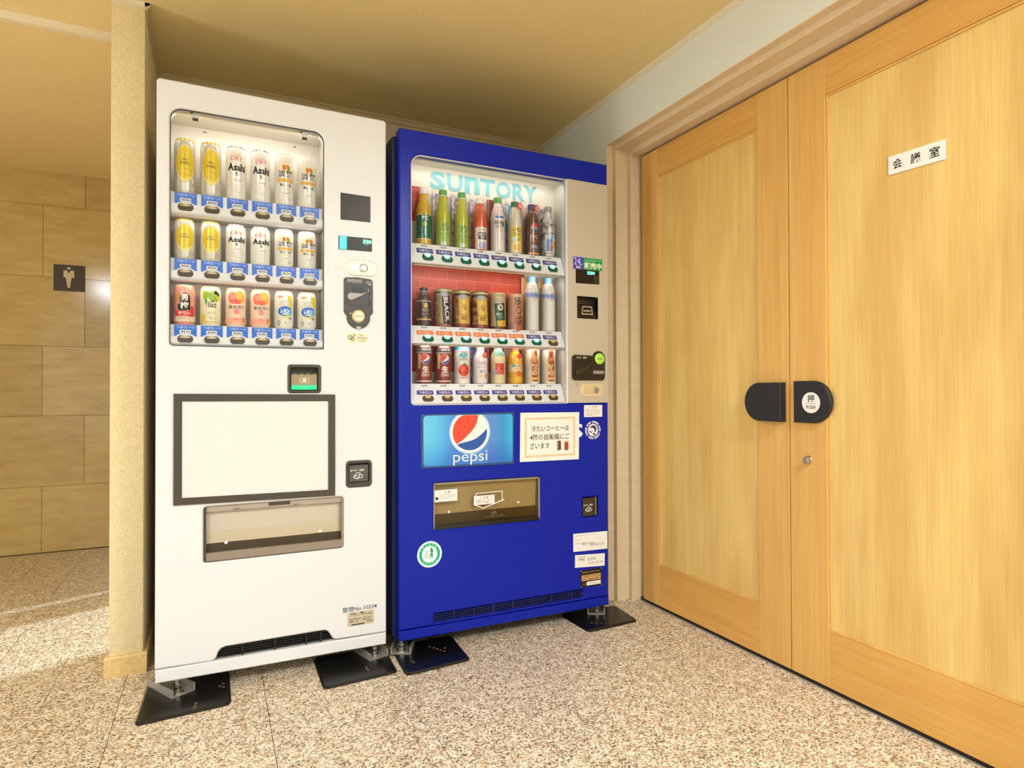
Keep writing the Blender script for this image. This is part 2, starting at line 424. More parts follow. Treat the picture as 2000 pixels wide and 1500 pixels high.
# wall behind the machines, partition, tiled wall
st(box('wall_back', SX1-.05, 2.0, YB, YB+.1, -.06, CEIL+.01, M_BACKW))
st(box('wall_partition', SX0, SX1, SY, YT+.05, -.06, CEIL+.01, M_STUB, bev=.003))
bb = st(prism_x('baseboard_partition', [(SY-.013, 0), (SY-.013, .06), (SY-.010, .065), (SY+.02, .065), (SY+.02, 0)], SX0-.012, SX1+.012, M_BASE))
st(box('baseboard_right', SX1, SX1+.012, SY+.02, YB, 0, .065, M_BASE))
wt = st(box('wall_tiled', XL, SX0-.05, YT+.012, YT+.1, -.06, CEIL, pm((110, 88, 52), .8)))
rows = [(0.004, .377), (.377, .777), (.777, 1.174), (1.174, 1.567), (1.567, 1.975), (1.975, 2.168)]
for k, (z0, z1) in enumerate(rows):
    x = (-.879 if k % 2 == 0 else -.679)-2.0
    while x < SX0-.05:
        a, b = x, min(x+.4, SX0-.05)
        if b-a > .02: box('wall_tile', a+G, b-G, YT, YT+.013, z0+G, z1-G, M_TILE, wt)
        x += .4
# left wall with assumed openings, front wall with an assumed wide window (both out of the picture; added lamps stand there for daylight)
def wall_with_holes_x(name, x, y0, y1, holes, th, mat):   # wall in the plane X = x
    M = Matrix(((0, 0, 1, x), (1, 0, 0, 0), (0, 1, 0, 0), (0, 0, 0, 1)))
    return st(plate(name, M, [(y0, -.06), (y1, -.06), (y1, CEIL+.01), (y0, CEIL+.01)], holes, -th, 0, mat, back=True))
hl = [rr(1.41, 2.02, .1, 2.05, 0), rr(2.20, 2.285, .1, 2.05, 0)]  # assumed openings, sized to lay the sun bands on the floor
wall_with_holes_x('wall_left', XL, YF, YT+.1, hl, .12, M_STUB)
Mf = Matrix(((-1, 0, 0, 0), (0, 0, 1, YF), (0, 1, 0, 0), (0, 0, 0, 1)))
st(plate('wall_front', Mf, [(-XW-.5, -.06), (-XL+.1, -.06), (-XL+.1, CEIL+.01), (-XW-.5, CEIL+.01)], [rr(-1.1, 2.3, .2, 2.1, 0)], -.12, 0, M_WALLR, back=True))
for k, (a, b) in enumerate([(-1.1, .6), (.6, 2.3)]):
    w = st(plate('window_%d' % (k+1), Mf, rr(a, b, .2, 2.1, 0), [rr(a+.04, b-.04, .24, 2.06, 0)], -.09, -.04, M_TRIMW, back=True))  # assumed window, unseen, put in for the light
    flat('pane', Mf, rr(a+.04, b-.04, .24, 2.06, 0), -.06, M_WINGL, w)
# right wall with the door opening
R = RT(XW)
OY0, OY1, OZ = 2.2645, .52, 1.9856      # outer edge of the stepped door frame
st(plate('wall_right', R, [(-YB-.05, -.06), (-YF+.1, -.06), (-YF+.1, CEIL+.01), (-YB-.05, CEIL+.01)],
      [[(-OY0-.003, -.055), (-OY1+.003, -.055), (-OY1+.003, OZ+.003), (-OY0-.003, OZ+.003)]], -.02, 0, M_WALLR))
# cornices
st(prism_x('trim_2', [(YB, CEIL), (YB-.016, CEIL), (YB-.016, CEIL-.006), (YB-.009, CEIL-.010), (YB-.009, CEIL-.026), (YB, CEIL-.03)], SX1, XW, M_CORN))
st(prism_y('trim_3', [(XW, CEIL), (XW-.014, CEIL), (XW-.014, CEIL-.005), (XW-.006, CEIL-.009), (XW-.006, CEIL-.018), (XW, CEIL-.02)], YF, YB, M_TRIMW))
st(prism_y('trim_4', [(SX1, CEIL), (SX1+.014, CEIL), (SX1+.014, CEIL-.006), (SX1+.008, CEIL-.010), (SX1+.008, CEIL-.024), (SX1, CEIL-.028)], SY-.012, YB, M_CORN))
st(box('trim_5', SX0-.01, SX1+.014, SY-.012, SY, CEIL-.012, CEIL, M_TRIMW))
# stepped door frame: three reveals, each a little narrower than the last
def reveal(name, x0, x1, ya, yb, z, th):
    M = RT(x0)
    prof = [(-ya, 0), (-ya, z), (-yb, z), (-yb, 0), (-yb+th, 0), (-yb+th, z+th), (-ya-th, z+th), (-ya-th, 0)]
    return st(plate(name, M, prof, [], -(x1-x0), 0, M_FRAME, cham=.0012))
reveal('trim_6', XW+.0005, 1.61, OY0, OY1, OZ, .024)
reveal('trim_7', 1.5775, 1.66, OY0-.0235, OY1+.0235, OZ-.0205, .03)
reveal('trim_8', 1.639, 1.73, OY0-.0475, OY1+.0475, OZ-.0445, .04)
# double doors
def door(n, ya, yb, stile_a, stile_b, ztop):
    d = bpy.data.objects.new('door_%d' % n, None); COL.objects.link(d); d.location = (XD, (ya+yb)/2, 0); d['kind'] = 'structure'
    M = RT(XD); zb = .013
    u0, u1 = -ya, -yb; s0, s1 = u0+stile_a, u1-stile_b; z0, z1 = .182, 1.815
    plate('stile', M, rr(u0, s0, zb, ztop, 0), [], -.04, 0, M_STILE, d, .0015)
    plate('stile', M, rr(s1, u1, zb, ztop, 0), [], -.04, 0, M_STILE, d, .0015)
    plate('rail', M, rr(s0, s1, z1, ztop, 0), [], -.04, -.0004, M_RAIL, d, .001)
    plate('rail', M, rr(s0, s1, zb, z0, 0), [], -.04, -.0004, M_RAIL, d, .001)
    plate('bead', M, rr(s0, s1, z0, z1, 0), [rr(s0+.007, s1-.007, z0+.007, z1-.007, 0)], -.02, -.004, M_STILE, d, .001)
    flat('panel', M, rr(s0, s1, z0, z1, 0), -.0085, M_PANEL, d)
    return d
d1 = door(1, 2.1905, 1.4285, .105, .128, 1.931)
d2 = door(2, 1.4255, .60, .136, .136, 1.931)
box('trim_9', 1.6745, 1.73, .55, 2.215, -.004, .0015, pm((178, 166, 146), .4, .3))['kind'] = 'structure'
box('trim_10', 1.683, 1.73, .55, 2.215, .0015, .013, M_BLACK)['kind'] = 'structure'  # black strip painted in for the shade of the gap under the doors
# unseen blocker added behind the doors so that no light leaks in
st(box('wall_behind_doors', 1.73, 1.80, YF, YB, -.06, CEIL+.01, M_DARK))
# door furniture
MD = RT(XD)
def dshape(flat_u, round_u, zc, h):
    r = h/2; s = 1 if round_u > flat_u else -1
    P = [(flat_u, zc-r)]; c = round_u-s*r*.98
    P += [(c+s*r*.98*math.sin(a), zc-r*math.cos(a)) for a in [PI*i/24 for i in range(25)]]
    P.append((flat_u, zc+r)); return P
hp = plate('push_plate', MD, dshape(-1.441, -1.592, .8745, .128), [], 0, .026, M_HAND, d1, .002)
hp2 = plate('push_plate', MD, dshape(-1.402, -1.268, .8765, .131), [], 0, .013, M_HAND, d2, .003)
plate('push_sticker', MD, ell(-1.336, .8745, .0325, .0325), [], .013, .0134, M_PALE, hp2)
text('lettering', MD, '押', -1.348, -1.324, .876, .899, .0137, M_INK, hp2, .01)
flat('rule_line', MD, rr(-1.353, -1.319, .8715, .8725, 0), .0137, M_INK, hp2)
text('lettering', MD, 'PUSH', -1.352, -1.320, .855, .866, .0137, M_INK, hp2, .012)
lk = lathe('door_lock', MD @ Matrix.Translation((-1.355, .695, 0)), [(.0135, 0), (.0135, .003), (.011, .005), (.0105, .016), (.009, .0175), (0, .0175)], M_STEEL, d2, 28)
lathe('lock_core', MD @ Matrix.Translation((-1.355, .695, .0175)), [(.006, 0), (.006, .0012), (0, .0012)], M_ZINC, lk, 20)
flat('keyhole', MD, rr(-1.356, -1.354, .6915, .6985, 0), .019, M_INK, lk)
# sign on the door
sg = thing('room_sign', (XD, 1.02, 1.53), 'white nameplate with three black Japanese characters on right door leaf', 'sign')
plate('sign_plate', MD, [(-1.0975, 1.5085), (-.9495, 1.5035), (-.9495, 1.5555), (-1.0975, 1.5595)], [], -.0082, .0010-.0065, M_PALE, sg, .0006)
for i, ch in enumerate('会議室'):
    c = -1.0715+.0485*i; z = 1.5335-.0012*i
    text('lettering', MD, ch, c-.013, c+.013, z-.0135, z+.0135, -.0051, M_INK, sg, .012, res=3)
# restroom sign on the tiled wall
rs = thing('restroom_sign', (-.753, YT, 1.568), 'square dark brown restroom sign with pale man figure on tiled wall', 'sign')
MT = FR(0, YT)
plate('sign_plate', MT, rr(-.828, -.679, 1.493, 1.643, 0), [], 0, .006, pm((62, 48, 32), .45), rs, .001)
cg = pm((206, 192, 150), .5)
fig = [[(-.764, 1.618), (-.748, 1.618), (-.748, 1.628), (-.756, 1.631), (-.764, 1.628)],
       [(-.781, 1.570), (-.781, 1.609), (-.765, 1.612), (-.756, 1.594), (-.747, 1.612), (-.730, 1.609), (-.730, 1.570), (-.739, 1.570), (-.741, 1.575), (-.750, 1.520), (-.748, 1.511), (-.761, 1.511), (-.763, 1.522), (-.771, 1.575), (-.772, 1.570)]]
join_flat('man_figure', MT, fig, .0064, cg, rs)

# added ceiling lamps (outside the picture)
for i, (x, y) in enumerate(LAMPS):
    t = thing('ceiling_light', (x, y, CEIL), ['long warm ceiling light behind the camera on the left', 'long warm ceiling light behind the camera by the doors'][i], 'lamp')
    plate('lamp_frame', Matrix(((1, 0, 0, x), (0, -1, 0, y), (0, 0, -1, CEIL), (0, 0, 0, 1))), rr(-.14, .14, -.62, .62, .01), [rr(-.12, .12, -.60, .60, .01)], 0, .02, M_TRIMW, t)
    d = bpy.data.lights.new('lamp_diffuser', 'AREA'); d.shape = 'RECTANGLE'; d.size = .22; d.size_y = 1.16; d.energy = LAMP_W; d.color = LAMP_C
    o = bpy.data.objects.new('lamp_diffuser', d); COL.objects.link(o); o.location = (x, y, CEIL-.012); o.parent = t; o.matrix_parent_inverse = t.matrix_basis.inverted()

# ================================================================== WHITE MACHINE
def cabinet(x0, x1, y0, y1, z0, z1, c1, c2, mat, parent):
    """machine body as a shell open at the front behind the display (c1) and the delivery port (c2)"""
    Mc = FR(0, y0); holes = [rr(c[0], c[1], c[2], c[3], 0) for c in (c1, c2)]
    o = plate('cabinet', Mc, rr(x0, x1, z0, z1, .003), holes, -.02, 0, mat, parent)
    bm = bmesh.new(); bm.from_mesh(o.data)
    V = [bm.verts.new(p) for p in ((x0, y0+.02, z0), (x1, y0+.02, z0), (x1, y0+.02, z1), (x0, y0+.02, z1), (x0, y1, z0), (x1, y1, z0), (x1, y1, z1), (x0, y1, z1))]
    for f in ((0, 1, 5, 4), (1, 2, 6, 5), (2, 3, 7, 6), (3, 0, 4, 7), (4, 5, 6, 7)): bm.faces.new([V[i] for i in f])
    bm.to_mesh(o.data); bm.free(); return o
WX, WY = -.1554, 2.104
WM = thing('vending_machine', (WX+.343, WY+.33, 0), 'white canned drink vending machine with blank framed panel, left of the two', 'vending machine')
M = FR(WX, WY)
def U(u): return WX+u
cabinet(WX-.002, WX+.689, WY+.04, 2.76, .058, 1.842, (WX+.028, WX+.487, 1.044, 1.772, WY+.155), (WX+.115, WX+.557, .384, .575, WY+.165), M_WHITE, WM)
win = rr(.0345, .481, 1.0505, 1.7655, rs=(.012, .006, .034, .034))
hole_bill = rr(.3694, .4692, .9095, .9977, .008)
hole_flap = rr(.1268, .5450, .3935, .5645, .012)
hole_ret = rr(.5532, .6350, .594, .679, .011)
# front door: its lower edge rises in an arch over the air vent
door_out = [(0, .098), (.150, .0945), (.157, .097), (.163, .104), (.168, .118), (.176, .128), (.188, .132), (.478, .1325), (.490, .130), (.499, .120), (.506, .106), (.514, .0985), (.522, .096), (.6865, .093)]
door_out += [(.6865, 1.836), (.680, 1.8425), (.007, 1.8455), (0, 1.838)]
plate('front_door', M, door_out, [win, hole_bill, hole_flap, hole_ret], -.038, 0, M_WHITE, WM, .004)
plate('kick_strip', M, [(.001, .0565), (.686, .0515), (.686, .0905), (.001, .0945)], [], -.05, 0, M_WHITE, WM, .003, back=True)
# air vent behind the arch
box('vent_recess', U(.14), U(.53), WY+.045, WY+.05, .08, .14, M_DARK, WM)
for z in (.099, .107, .115, .123): box('vent_slat', U(.15), U(.52), WY+.012, WY+.03, z, z+.0025, M_BLACK, WM)
for u in (.235, .33, .425, .47): box('vent_rib', U(u), U(u+.004), WY+.010, WY+.031, .094, .131, M_BLACK, WM)
# display compartment
def liner(name, M, u0, u1, v0, v1, d, mat, parent, w_front=-.03):
    V = [M @ Vector((u, v, w)) for w in (w_front, -d) for u, v in ((u0, v0), (u1, v0), (u1, v1), (u0, v1))]
    F = [(4, 5, 6, 7), (0, 1, 5, 4), (1, 2, 6, 5), (2, 3, 7, 6), (3, 0, 4, 7)]
    return newobj(name, V, F, mat, parent)
comp = liner('display_compartment', M, .030, .485, 1.046, 1.770, .150, M_LINER, WM)
plate('window_gasket', M, offs(win, -.0012), [offs(win, .0025)], -.012, -.004, M_CHAR, WM)
plate('display_window', M, offs(win, .001), [], -.0105, -.008, M_GLASS, WM, back=True)
# upper clips of the window
for (ua, ub, za) in ((.0905, .1135, 1.7405), (.4095, .4330, 1.7375)):
    c = box('window_clip', U(ua), U(ub), WY+.020, WY+.034, za+.010, za+.028, M_LINER, WM, .001)
    box('clip_spring', U(ua+.004), U(ub-.004), WY+.018, WY+.020, za, za+.008, M_CHAR, c)
    box('clip_spring', U(ua-.002), U(ua+.005), WY+.019, WY+.0205, za+.022, za+.026, M_CHAR, c)
s_ = 1
box('clip_mark', U(.121), U(.131), WY+.1485, WY+.1495, 1.758, 1.7605, M_CHAR, WM); box('clip_mark', U(.400), U(.409), WY+.1485, WY+.1495, 1.757, 1.7595, M_CHAR, WM)
TAGB = pm((66, 116, 214), .35, name='tag_blue'); TAGB2 = pm((40, 108, 208), .35, name='tag_blue_deep')
BTN = pm((84, 70, 54), .25, name='button_dark'); BTNL = pm((206, 186, 146), .25, name='button_lens')
PRW = [['¥500']*2+['¥500', '¥500', '¥500', '¥500'], ['¥350', '¥350', '¥350', '¥350', '¥310', '¥310'], ['¥310', '¥280', '¥280', '¥280', '¥290', '¥290']]
for k, (zf, zt, zb) in enumerate([(1.519, 1.4825, 1.4500), (1.318, 1.2815, 1.2510), (1.117, 1.0820, 1.0530)]):
    y = WY
    prof = [(y+.145, zf), (y+.026, zf), (y+.024, zf-.002), (y+.024, zt), (y+.015, zt-.001), (y+.0115, zt-.006), (y+.0105, (zt+zb)/2), (y+.0115, zb+.006), (y+.016, zb+.001), (y+.022, zb), (y+.145, zb+.010)]
    sh = prism_x('shelf_rail', prof, U(.0355), U(.4795), M_WHITE, WM)
    for i in range(6):
        uc = .0765+.0722*i; zc = (zt+zb)/2+.006
        a = [(uc-.0305, zt-.009), (uc-.0305, zf-.001), (uc+.0305, zf-.001), (uc+.0305, zt-.009)]
        arch = [(uc+.0305*math.cos(t), zt-.009+.018*math.sin(t)) for t in [PI*j/14 for j in range(15)]]
        P = [(uc+.0305, zf-.001), (uc-.0305, zf-.001)] + arch[::-1]
        flat('price_tag', M, P, -.0232, TAGB2 if k == 2 else TAGB, sh)
        text('lettering', M, 'つめた〜い', uc-.024, uc+.026, zf-.0125, zf-.003, -.0229, pm((196, 214, 246), .5), sh, .015)
        flat('price_label', M, rr(uc-.0155, uc+.0145, zt+.004+.004, zt+.019, .0008), -.0227, M_PALE, sh)
        text('lettering', M, PRW[k][i], uc-.0125, uc+.012, zt+.0105, zt+.0168, -.0224, M_INK, sh, .02)
        bt = plate('select_button', M, ell(uc, zc-.001, .0268, .0150, 28), [], -.022, -.0095, M_WHITE, sh, .0015)
        flat('button_face', M, rr(uc-.0215, uc+.0215, zc-.0125, zc+.0095, .0108, 8), -.0091, BTN, sh)
        lens = [(uc-.0165, zc+.0035)]+[(uc-.0165+.033*j/12, zc+.0035+.0062*math.sin(PI*j/12)) for j in range(1, 12)]+[(uc+.0165, zc+.0035)]+[(uc+.0165-.033*j/12, zc+.0035-.0022*math.sin(PI*j/12)) for j in range(1, 12)]
        flat('button_lens', M, lens, -.0087, BTNL, sh)
# card reader, display, locks, coin unit
cp = plate('card_panel', M, [(.533, 1.4845), (.6325, 1.4858), (.6325, 1.5728), (.533, 1.5745)], [], -.01, .0015, pm((66, 57, 46), .3, name='card_gloss', spec=.15), WM, .0012)
dp = plate('price_display', M, [(.5264, 1.3845), (.6378, 1.3860), (.6378, 1.4312), (.5264, 1.4305)], [], -.01, .001, pm((58, 56, 50), .3, spec=.15), WM, .001)
flat('lit_zone', M, [(.530, 1.3865), (.553, 1.3872), (.553, 1.4285), (.530, 1.4285)], .0013, pm((70, 226, 232), .4, 0, .9), dp)
join_flat('lit_pattern', M, [[(.541, 1.405), (.549, 1.417), (.549, 1.409), (.543, 1.400)], [(.541, 1.394), (.546, 1.388), (.549, 1.388), (.543, 1.397)]], .0016, pm((30, 170, 176), .4, 0, .5), dp)
text('lettering', M, '販売中', .6075, .6355, 1.4105, 1.4255, .0015, pm((120, 255, 200), .4, 0, 1.5), dp, .03)
text('lettering', M, '準備中', .612, .624, 1.4045, 1.4085, .0015, pm((40, 190, 130), .4, 0, .6), dp, .02)
kh = lathe('key_switch', M @ Matrix.Translation((.5255, 1.328, 0)), [(.0085, -.002), (.0085, .0015), (.0075, .0022), (0, .0022)], pm((206, 192, 162), .3, .6), WM, 28)
flat('keyhole', M, rr(.5248, .5262, 1.3242, 1.3318, 0), .0025, M_INK, kh)
lp = plate('lock_plate', M, rr(.5512, .6545, 1.3015, 1.3537, .021, 10), [], -.002, .003, pm((226, 212, 184), .35, .15), WM, .002)
oc = [(.608+.021*math.cos(a), 1.3275+.021*math.sin(a)) for a in [-2.5+5.0*j/24 for j in range(25)]]
plate('lock_handle', M, oc+[(.575, 1.340), (.563, 1.338), (.557, 1.3275), (.563, 1.317), (.575, 1.315)], [], .002, .0045, pm((230, 216, 186), .3, .2), WM, .0012)
lc = lathe('lock_cylinder', M @ Matrix.Translation((.608, 1.3275, .0045)), [(.0145, -.001), (.0145, .003), (.0125, .0042), (.0075, .0042), (.0065, .0065), (0, .0065)], M_STEEL, WM, 28)
flat('keyhole', M, rr(.6068, .6092, 1.3252, 1.3298, .0004), .0115, M_INK, lc)
cu = [(.5435, 1.182), (.5435, 1.286), (.549, 1.2925), (.590, 1.295), (.633, 1.2915), (.6395, 1.284), (.6395, 1.182), (.6385, 1.175), (.6305, 1.167)]
cu += [(.5915+.039*math.cos(a), 1.1615+.039*math.sin(a)) for a in [-PI*j/20 for j in range(0, 21)]]+[(.5525, 1.167), (.5445, 1.175)]
cm = plate('coin_unit', M, cu, [], -.005, .006, M_CHAR, WM, .002)
plate('lever_recess', M, rr(.5500, .6290, 1.2005, 1.2680, .010), [rr(.5525, .6265, 1.203, 1.2655, .009)], .004, .0064, M_BLACK, cm)
flat('coin_slot', M, rr(.568, .611, 1.243, 1.262, .003), .0062, M_BLACK, cm)
lev = [(.5665+.0125*math.cos(a), 1.229+.0125*math.sin(a)) for a in [1.6+3.9*j/18 for j in range(19)]]+[(.584, 1.2245), (.600, 1.2325), (.6205, 1.2475), (.600, 1.2415), (.580, 1.2415)]
plate('return_lever', M, lev, [], .006, .013, pm((176, 164, 158), .35), cm, .002)
for j in range(4):
    plate('coin_mark', M, ell(.5595+.0125*j, 1.2825, .0058, .0058, 18), [ell(.5595+.0125*j, 1.2825, .0046, .0046, 18)], None, .0064, pm((210, 200, 200), .5), cm)
    text('lettering', M, ('500', '100', '50', '10')[j], .5565+.0125*j, .5625+.0125*j, 1.2805, 1.2845, .0064, pm((210, 200, 200), .5), cm, .02)
texts('lettering', M, [('おつり', .617, .635, 1.2785, 1.284), ('返却', .622, .635, 1.271, 1.277)], .0064, pm((220, 212, 205), .5), cm, .02)
arc = [(.548+.082*math.cos(a), 1.229+.082*math.sin(a)) for a in [-.34+.7*j/14 for j in range(15)]]
plate('turn_arrow', M, arc+[(p[0]-.0022, p[1]) for p in arc[::-1]], [], None, .0064, pm((200, 196, 190), .5), cm)
kn = lathe('coin_knob', M @ Matrix.Translation((.591, 1.1645, .006)), [(.0215, -.002), (.0215, .001), (.0190, .0025), (.0185, .007), (.0165, .0085), (0, .0085)], pm((222, 204, 164), .3, .35), cm, 32)
flat('knob_slot', M, rr(.578, .604, 1.1628, 1.1645, 0), .0148, M_INK, cm)
lathe('indicator_lamp', M @ Matrix.Translation((.565, 1.173, .006)), [(.003, -.001), (.003, .001), (0, .0016)], pm((214, 150, 120), .4), cm, 14)
flat('unit_tab', M, rr(.584, .599, 1.1225, 1.130, .001), .0063, pm((206, 196, 170), .5), cm)
sk = plate('coin_sticker', M, rr(.5555, .6265, 1.0765, 1.1085, .003), [], -.001, .0004, pm((240, 232, 190), .5), WM)
for (a, b, r_) in ((.565, 1.093, .0085), (.574, 1.088, .007), (.578, 1.1005, .005)):
    flat('coin_icon', M, ell(a, b, r_, r_, 20), .0006, pm((150, 146, 112), .5), sk); flat('coin_icon', M, ell(a, b, r_*.6, r_*.6, 18), .0008, pm((196, 190, 150), .5), sk)
text('lettering', M, 'OK', .594, .608, 1.096, 1.105, .0006, pm((214, 70, 60), .5), sk, .01)
texts('lettering', M, [('新500円も', .588, .623, 1.0895, 1.0945), ('使えます', .593, .616, 1.081, 1.0865)], .0006, M_INK, sk, .02)
# bill slot
bs = plate('bill_slot', M, offs(hole_bill, -.001), [rr(.3755, .4625, .9165, .9905, .006)], -.03, .003, M_CHAR, WM, .0015, back=True)
flat('slot_back', M, rr(.372, .467, .912, .996, 0), -.028, pm((74, 64, 48), .5), bs)
ng = [(.378, .9185), (.460, .9185), (.460, .968)]+[(.460-.082*j/16, .968+(.003 if j % 4 in (1, 2) else 0)) for j in range(1, 16)]+[(.378, .968)]
plate('bill_guide', M, ng, [], -.02, -.006, pm((160, 140, 106), .35), bs, .002)
plate('bill_guide_lamp', M, rr(.379, .459, .9185, .9335, .006), [], -.02, -.004, pm((40, 196, 120), .3, 0, .75), bs, .002)
plate('bill_mark', M, rr(.405, .434, .941, .957, .001), [rr(.407, .432, .943, .955, .001)], None, -.0056, pm((220, 206, 172), .5), bs)
flat('bill_mark', M, ell(.4195, .949, .006, .006, 20), -.0056, pm((232, 222, 196), .5), bs)
# framed blank panel
fo = [(.0468, .5758), (.5150, .5705), (.5150, .9025), (.0468, .9072)]; fi = [(.0690, .5960), (.4930, .5908), (.4930, .8815), (.0690, .8845)]
plate('poster_frame', M, fo, [fi], -.002, .008, pm((70, 60, 46), .42), WM, .002)
flat('blank_panel', M, fi, .003, pm((228, 225, 220), .4), WM)
# delivery port
pt = liner('delivery_port', M, .120, .552, .388, .570, .16, pm((214, 196, 168), .5), WM)
newobj('port_back', [M @ Vector(p) for p in ((.120, .460, -.032), (.552, .460, -.032), (.552, .572, -.024), (.120, .572, -.024))], [(0, 1, 2, 3)], pm((252, 248, 242), .45), pt)
newobj('port_ledge', [M @ Vector(p) for p in ((.120, .447, -.024), (.552, .447, -.024), (.552, .480, -.0290), (.120, .480, -.0290))], [(0, 1, 2, 3)], pm((240, 230, 212), .45), pt)
box('port_shadow_gap', U(.121), U(.551), WY+.0245, WY+.030, .418, .4475, pm((84, 72, 56), .5), pt)  # solid strip coloured dark to stand for shade in the gap
plate('port_lip', M, rr(.1285, .5435, .3955, .4215, rs=(.010, .010, .002, .002)), [], -.055, -.004, pm((146, 130, 112), .4), WM, .003)
plate('port_top_rail', M, rr(.1285, .5435, .5450, .5630, rs=(.001, .001, .010, .010)), [], -.03, -.012, pm((176, 160, 144), .4), WM, .001)
plate('port_notch', M, rr(.312, .377, .5505, .5610, 0), [], -.02, -.0115, M_CHAR, WM)
for u in (.21, .385): plate('port_pin', M, rr(u, u+.019, .5475, .5505, .001), [], -.02, -.0113, pm((120, 100, 86), .5), WM)
fl = plate('port_flap', M, rr(.131, .541, .4225, .545, .002), [], -.013, -.011, M_FLAP, WM, back=True)
for u, z in ((.1895, .448), (.470, .455)): lathe('flap_bumper', M @ Matrix.Translation((u, z, -.011)), [(.0048, 0), (.004, .002), (0, .0026)], pm((250, 246, 238), .4), fl, 18)
for a, b in ((.1270, .1345), (.5375, .5448)): plate('port_side', M, rr(a, b, .3950, .563, .003), [], -.04, -.003, M_CHAR if a < .2 else pm((150, 136, 120), .4), WM)
# coin return
rc = plate('coin_return', M, offs(hole_ret, -.001), [rr(.5595, .6290, .6085, .6715, .006)], -.03, .004, M_CHAR, WM, .002, back=True)
flat('return_back', M, rr(.556, .632, .598, .676, 0), -.028, M_BLACK, rc)
plate('return_flap', M, rr(.5610, .6275, .6085, .6660, .003), [], -.016, -.006, pm((92, 84, 80), .25, coat=.3), rc, .002)
text('lettering', M, 'おつり・返却', .567, .612, .6445, .6515, -.0057, M_PALE, rc, .03)
for (a, b) in ((.585, .628), (.592, .636), (.600, .6295), (.5895, .6265)):
    plate('coin_icon', M, ell(a, b-.0015, .0088, .0068, 22), [ell(a, b-.0015, .0066, .0048, 22)], None, -.0056, M_PALE, rc)
# lettering and rating plate
text('lettering', M, '管理No.10234', .5395, .6535, .1795, .1965, .0006, pm((48, 52, 66), .5), WM, .006)
pl = plate('rating_plate', M, [(.5567, .1320), (.6435, .1315), (.6435, .1765), (.5567, .1780)], [], -.001, .001, pm((206, 190, 162), .4, .2), WM)
texts('lettering', M, [('自動販売機', .566, .585, .169, .174), ('アルコール飲料 専用', .575, .637, .164, .168), ('100V 50/60Hz', .563, .600, .152, .156), ('冷却 180W', .606, .636, .152, .156), ('照明 40W', .606, .633, .146, .150), ('質量 210kg', .563, .590, .144, .149)], .0013, pm((70, 60, 52), .5), pl, .02)
join_flat('plate_bar', M, [rr(.569, .612, .1335, .1375, 0), rr(.598, .610, .1705, .1745, 0), rr(.620, .640, .1405, .1425, 0)], .0013, pm((60, 52, 48), .5), pl)
def feet(owner, x0, spots, ztop):
    for (u, y) in spots:
        Mz = Matrix.Translation((x0+u, y, 0))
        f = lathe('levelling_foot', Mz, [(.017, .0112), (.017, .0145), (.012, .016), (.0115, .026), (.0075, .027), (.0072, ztop+.004), (0, ztop+.004)], M_STEEL, owner, 24)
        lathe('foot_nut', Mz, [(.0125, .030), (.0125, .038), (.0075, .039), (.0075, .030)], M_STEEL, f, 6, cap=False)
feet(WM, WX, [(.059, 2.128), (.653, 2.140), (.05, 2.70), (.64, 2.70)], .058)

# ================================================================== BLUE MACHINE
BX, BY = .5763, 2.104
BM = thing('vending_machine', (BX+.432, BY+.33, 0), 'blue soft drink vending machine with champagne control column, beside the door', 'vending machine')
M = FR(BX, BY)
def UB(u): return BX+u
M_CABB = pm((24, 28, 86), .45, name='blue_cabinet')
cabinet(BX-.012, BX+.862, BY+.045, 2.76, .055, 1.812, (BX+.038, BX+.6755, .858, 1.750, BY+.11), (BX+.116, BX+.560, .408, .596, BY+.14), M_CABB, BM)
winb = rr(.0435, .6725, .8635, 1.7455, rs=(.014, .003, .003, .040))
hole_disp = [(.1245, .4215), (.5510, .4165), (.5510, .5845), (.1245, .5875)]
hole_vent = rr(.1258, .7443, .0938, .1258, .001)
hole_r = rr(.7413, .8133, .412, .4885, .001)
out = [(0, .0865), (.8645, .0835), (.8645, 1.8325), (.004, 1.8295), (0, 1.825)]
plate('front_door', M, out, [rr(.0435, .8480, .8635, 1.7465, rs=(.014, .001, .001, .040)), hole_disp, hole_vent, hole_r], -.042, 0, M_BLUE, BM, .005)
plate('kick_strip', M, [(0, .0505), (.8635, .0485), (.8635, .0815), (0, .0845)], [], -.05, .001, M_BLUE, BM, .003, back=True)
box('vent_recess', UB(.12), UB(.75), BY+.030, BY+.033, .09, .13, pm((104, 100, 112), .8), BM)
for z in (.0965, .1040, .1115, .1190): box('vent_slat', UB(.1262), UB(.7440), BY+.006, BY+.022, z, z+.003, M_BLUED, BM)
for u in (.200, .2775, .352, .357, .4350, .5150, .600, .690, .735): box('vent_rib', UB(u), UB(u+.0035), BY+.005, BY+.024, .0940, .1256, M_BLUED, BM)
comp = liner('display_compartment', M, .040, .6735, .860, 1.748, .108, M_LINER, BM)
plate('window_mullion', M, rr(.6705, .6768, .8640, 1.7460, .0005), [], -.04, -.0005, M_WHITE, BM, .001)
MK = FR(BX, BY+.1075)      # printed backing of the compartment
BRK = mat_brickprint()
flat('brick_poster', MK, rr(.041, .128, 1.540, 1.668, 0), 0, BRK, BM)
flat('brick_poster', MK, rr(.041, .540, 1.135, 1.392, 0), 0, BRK, BM)
flat('brick_poster', MK, rr(.041, .535, .985, 1.115, 0), 0, BRK, BM)
LB = pm((128, 196, 212), .4, name='logo_blue')
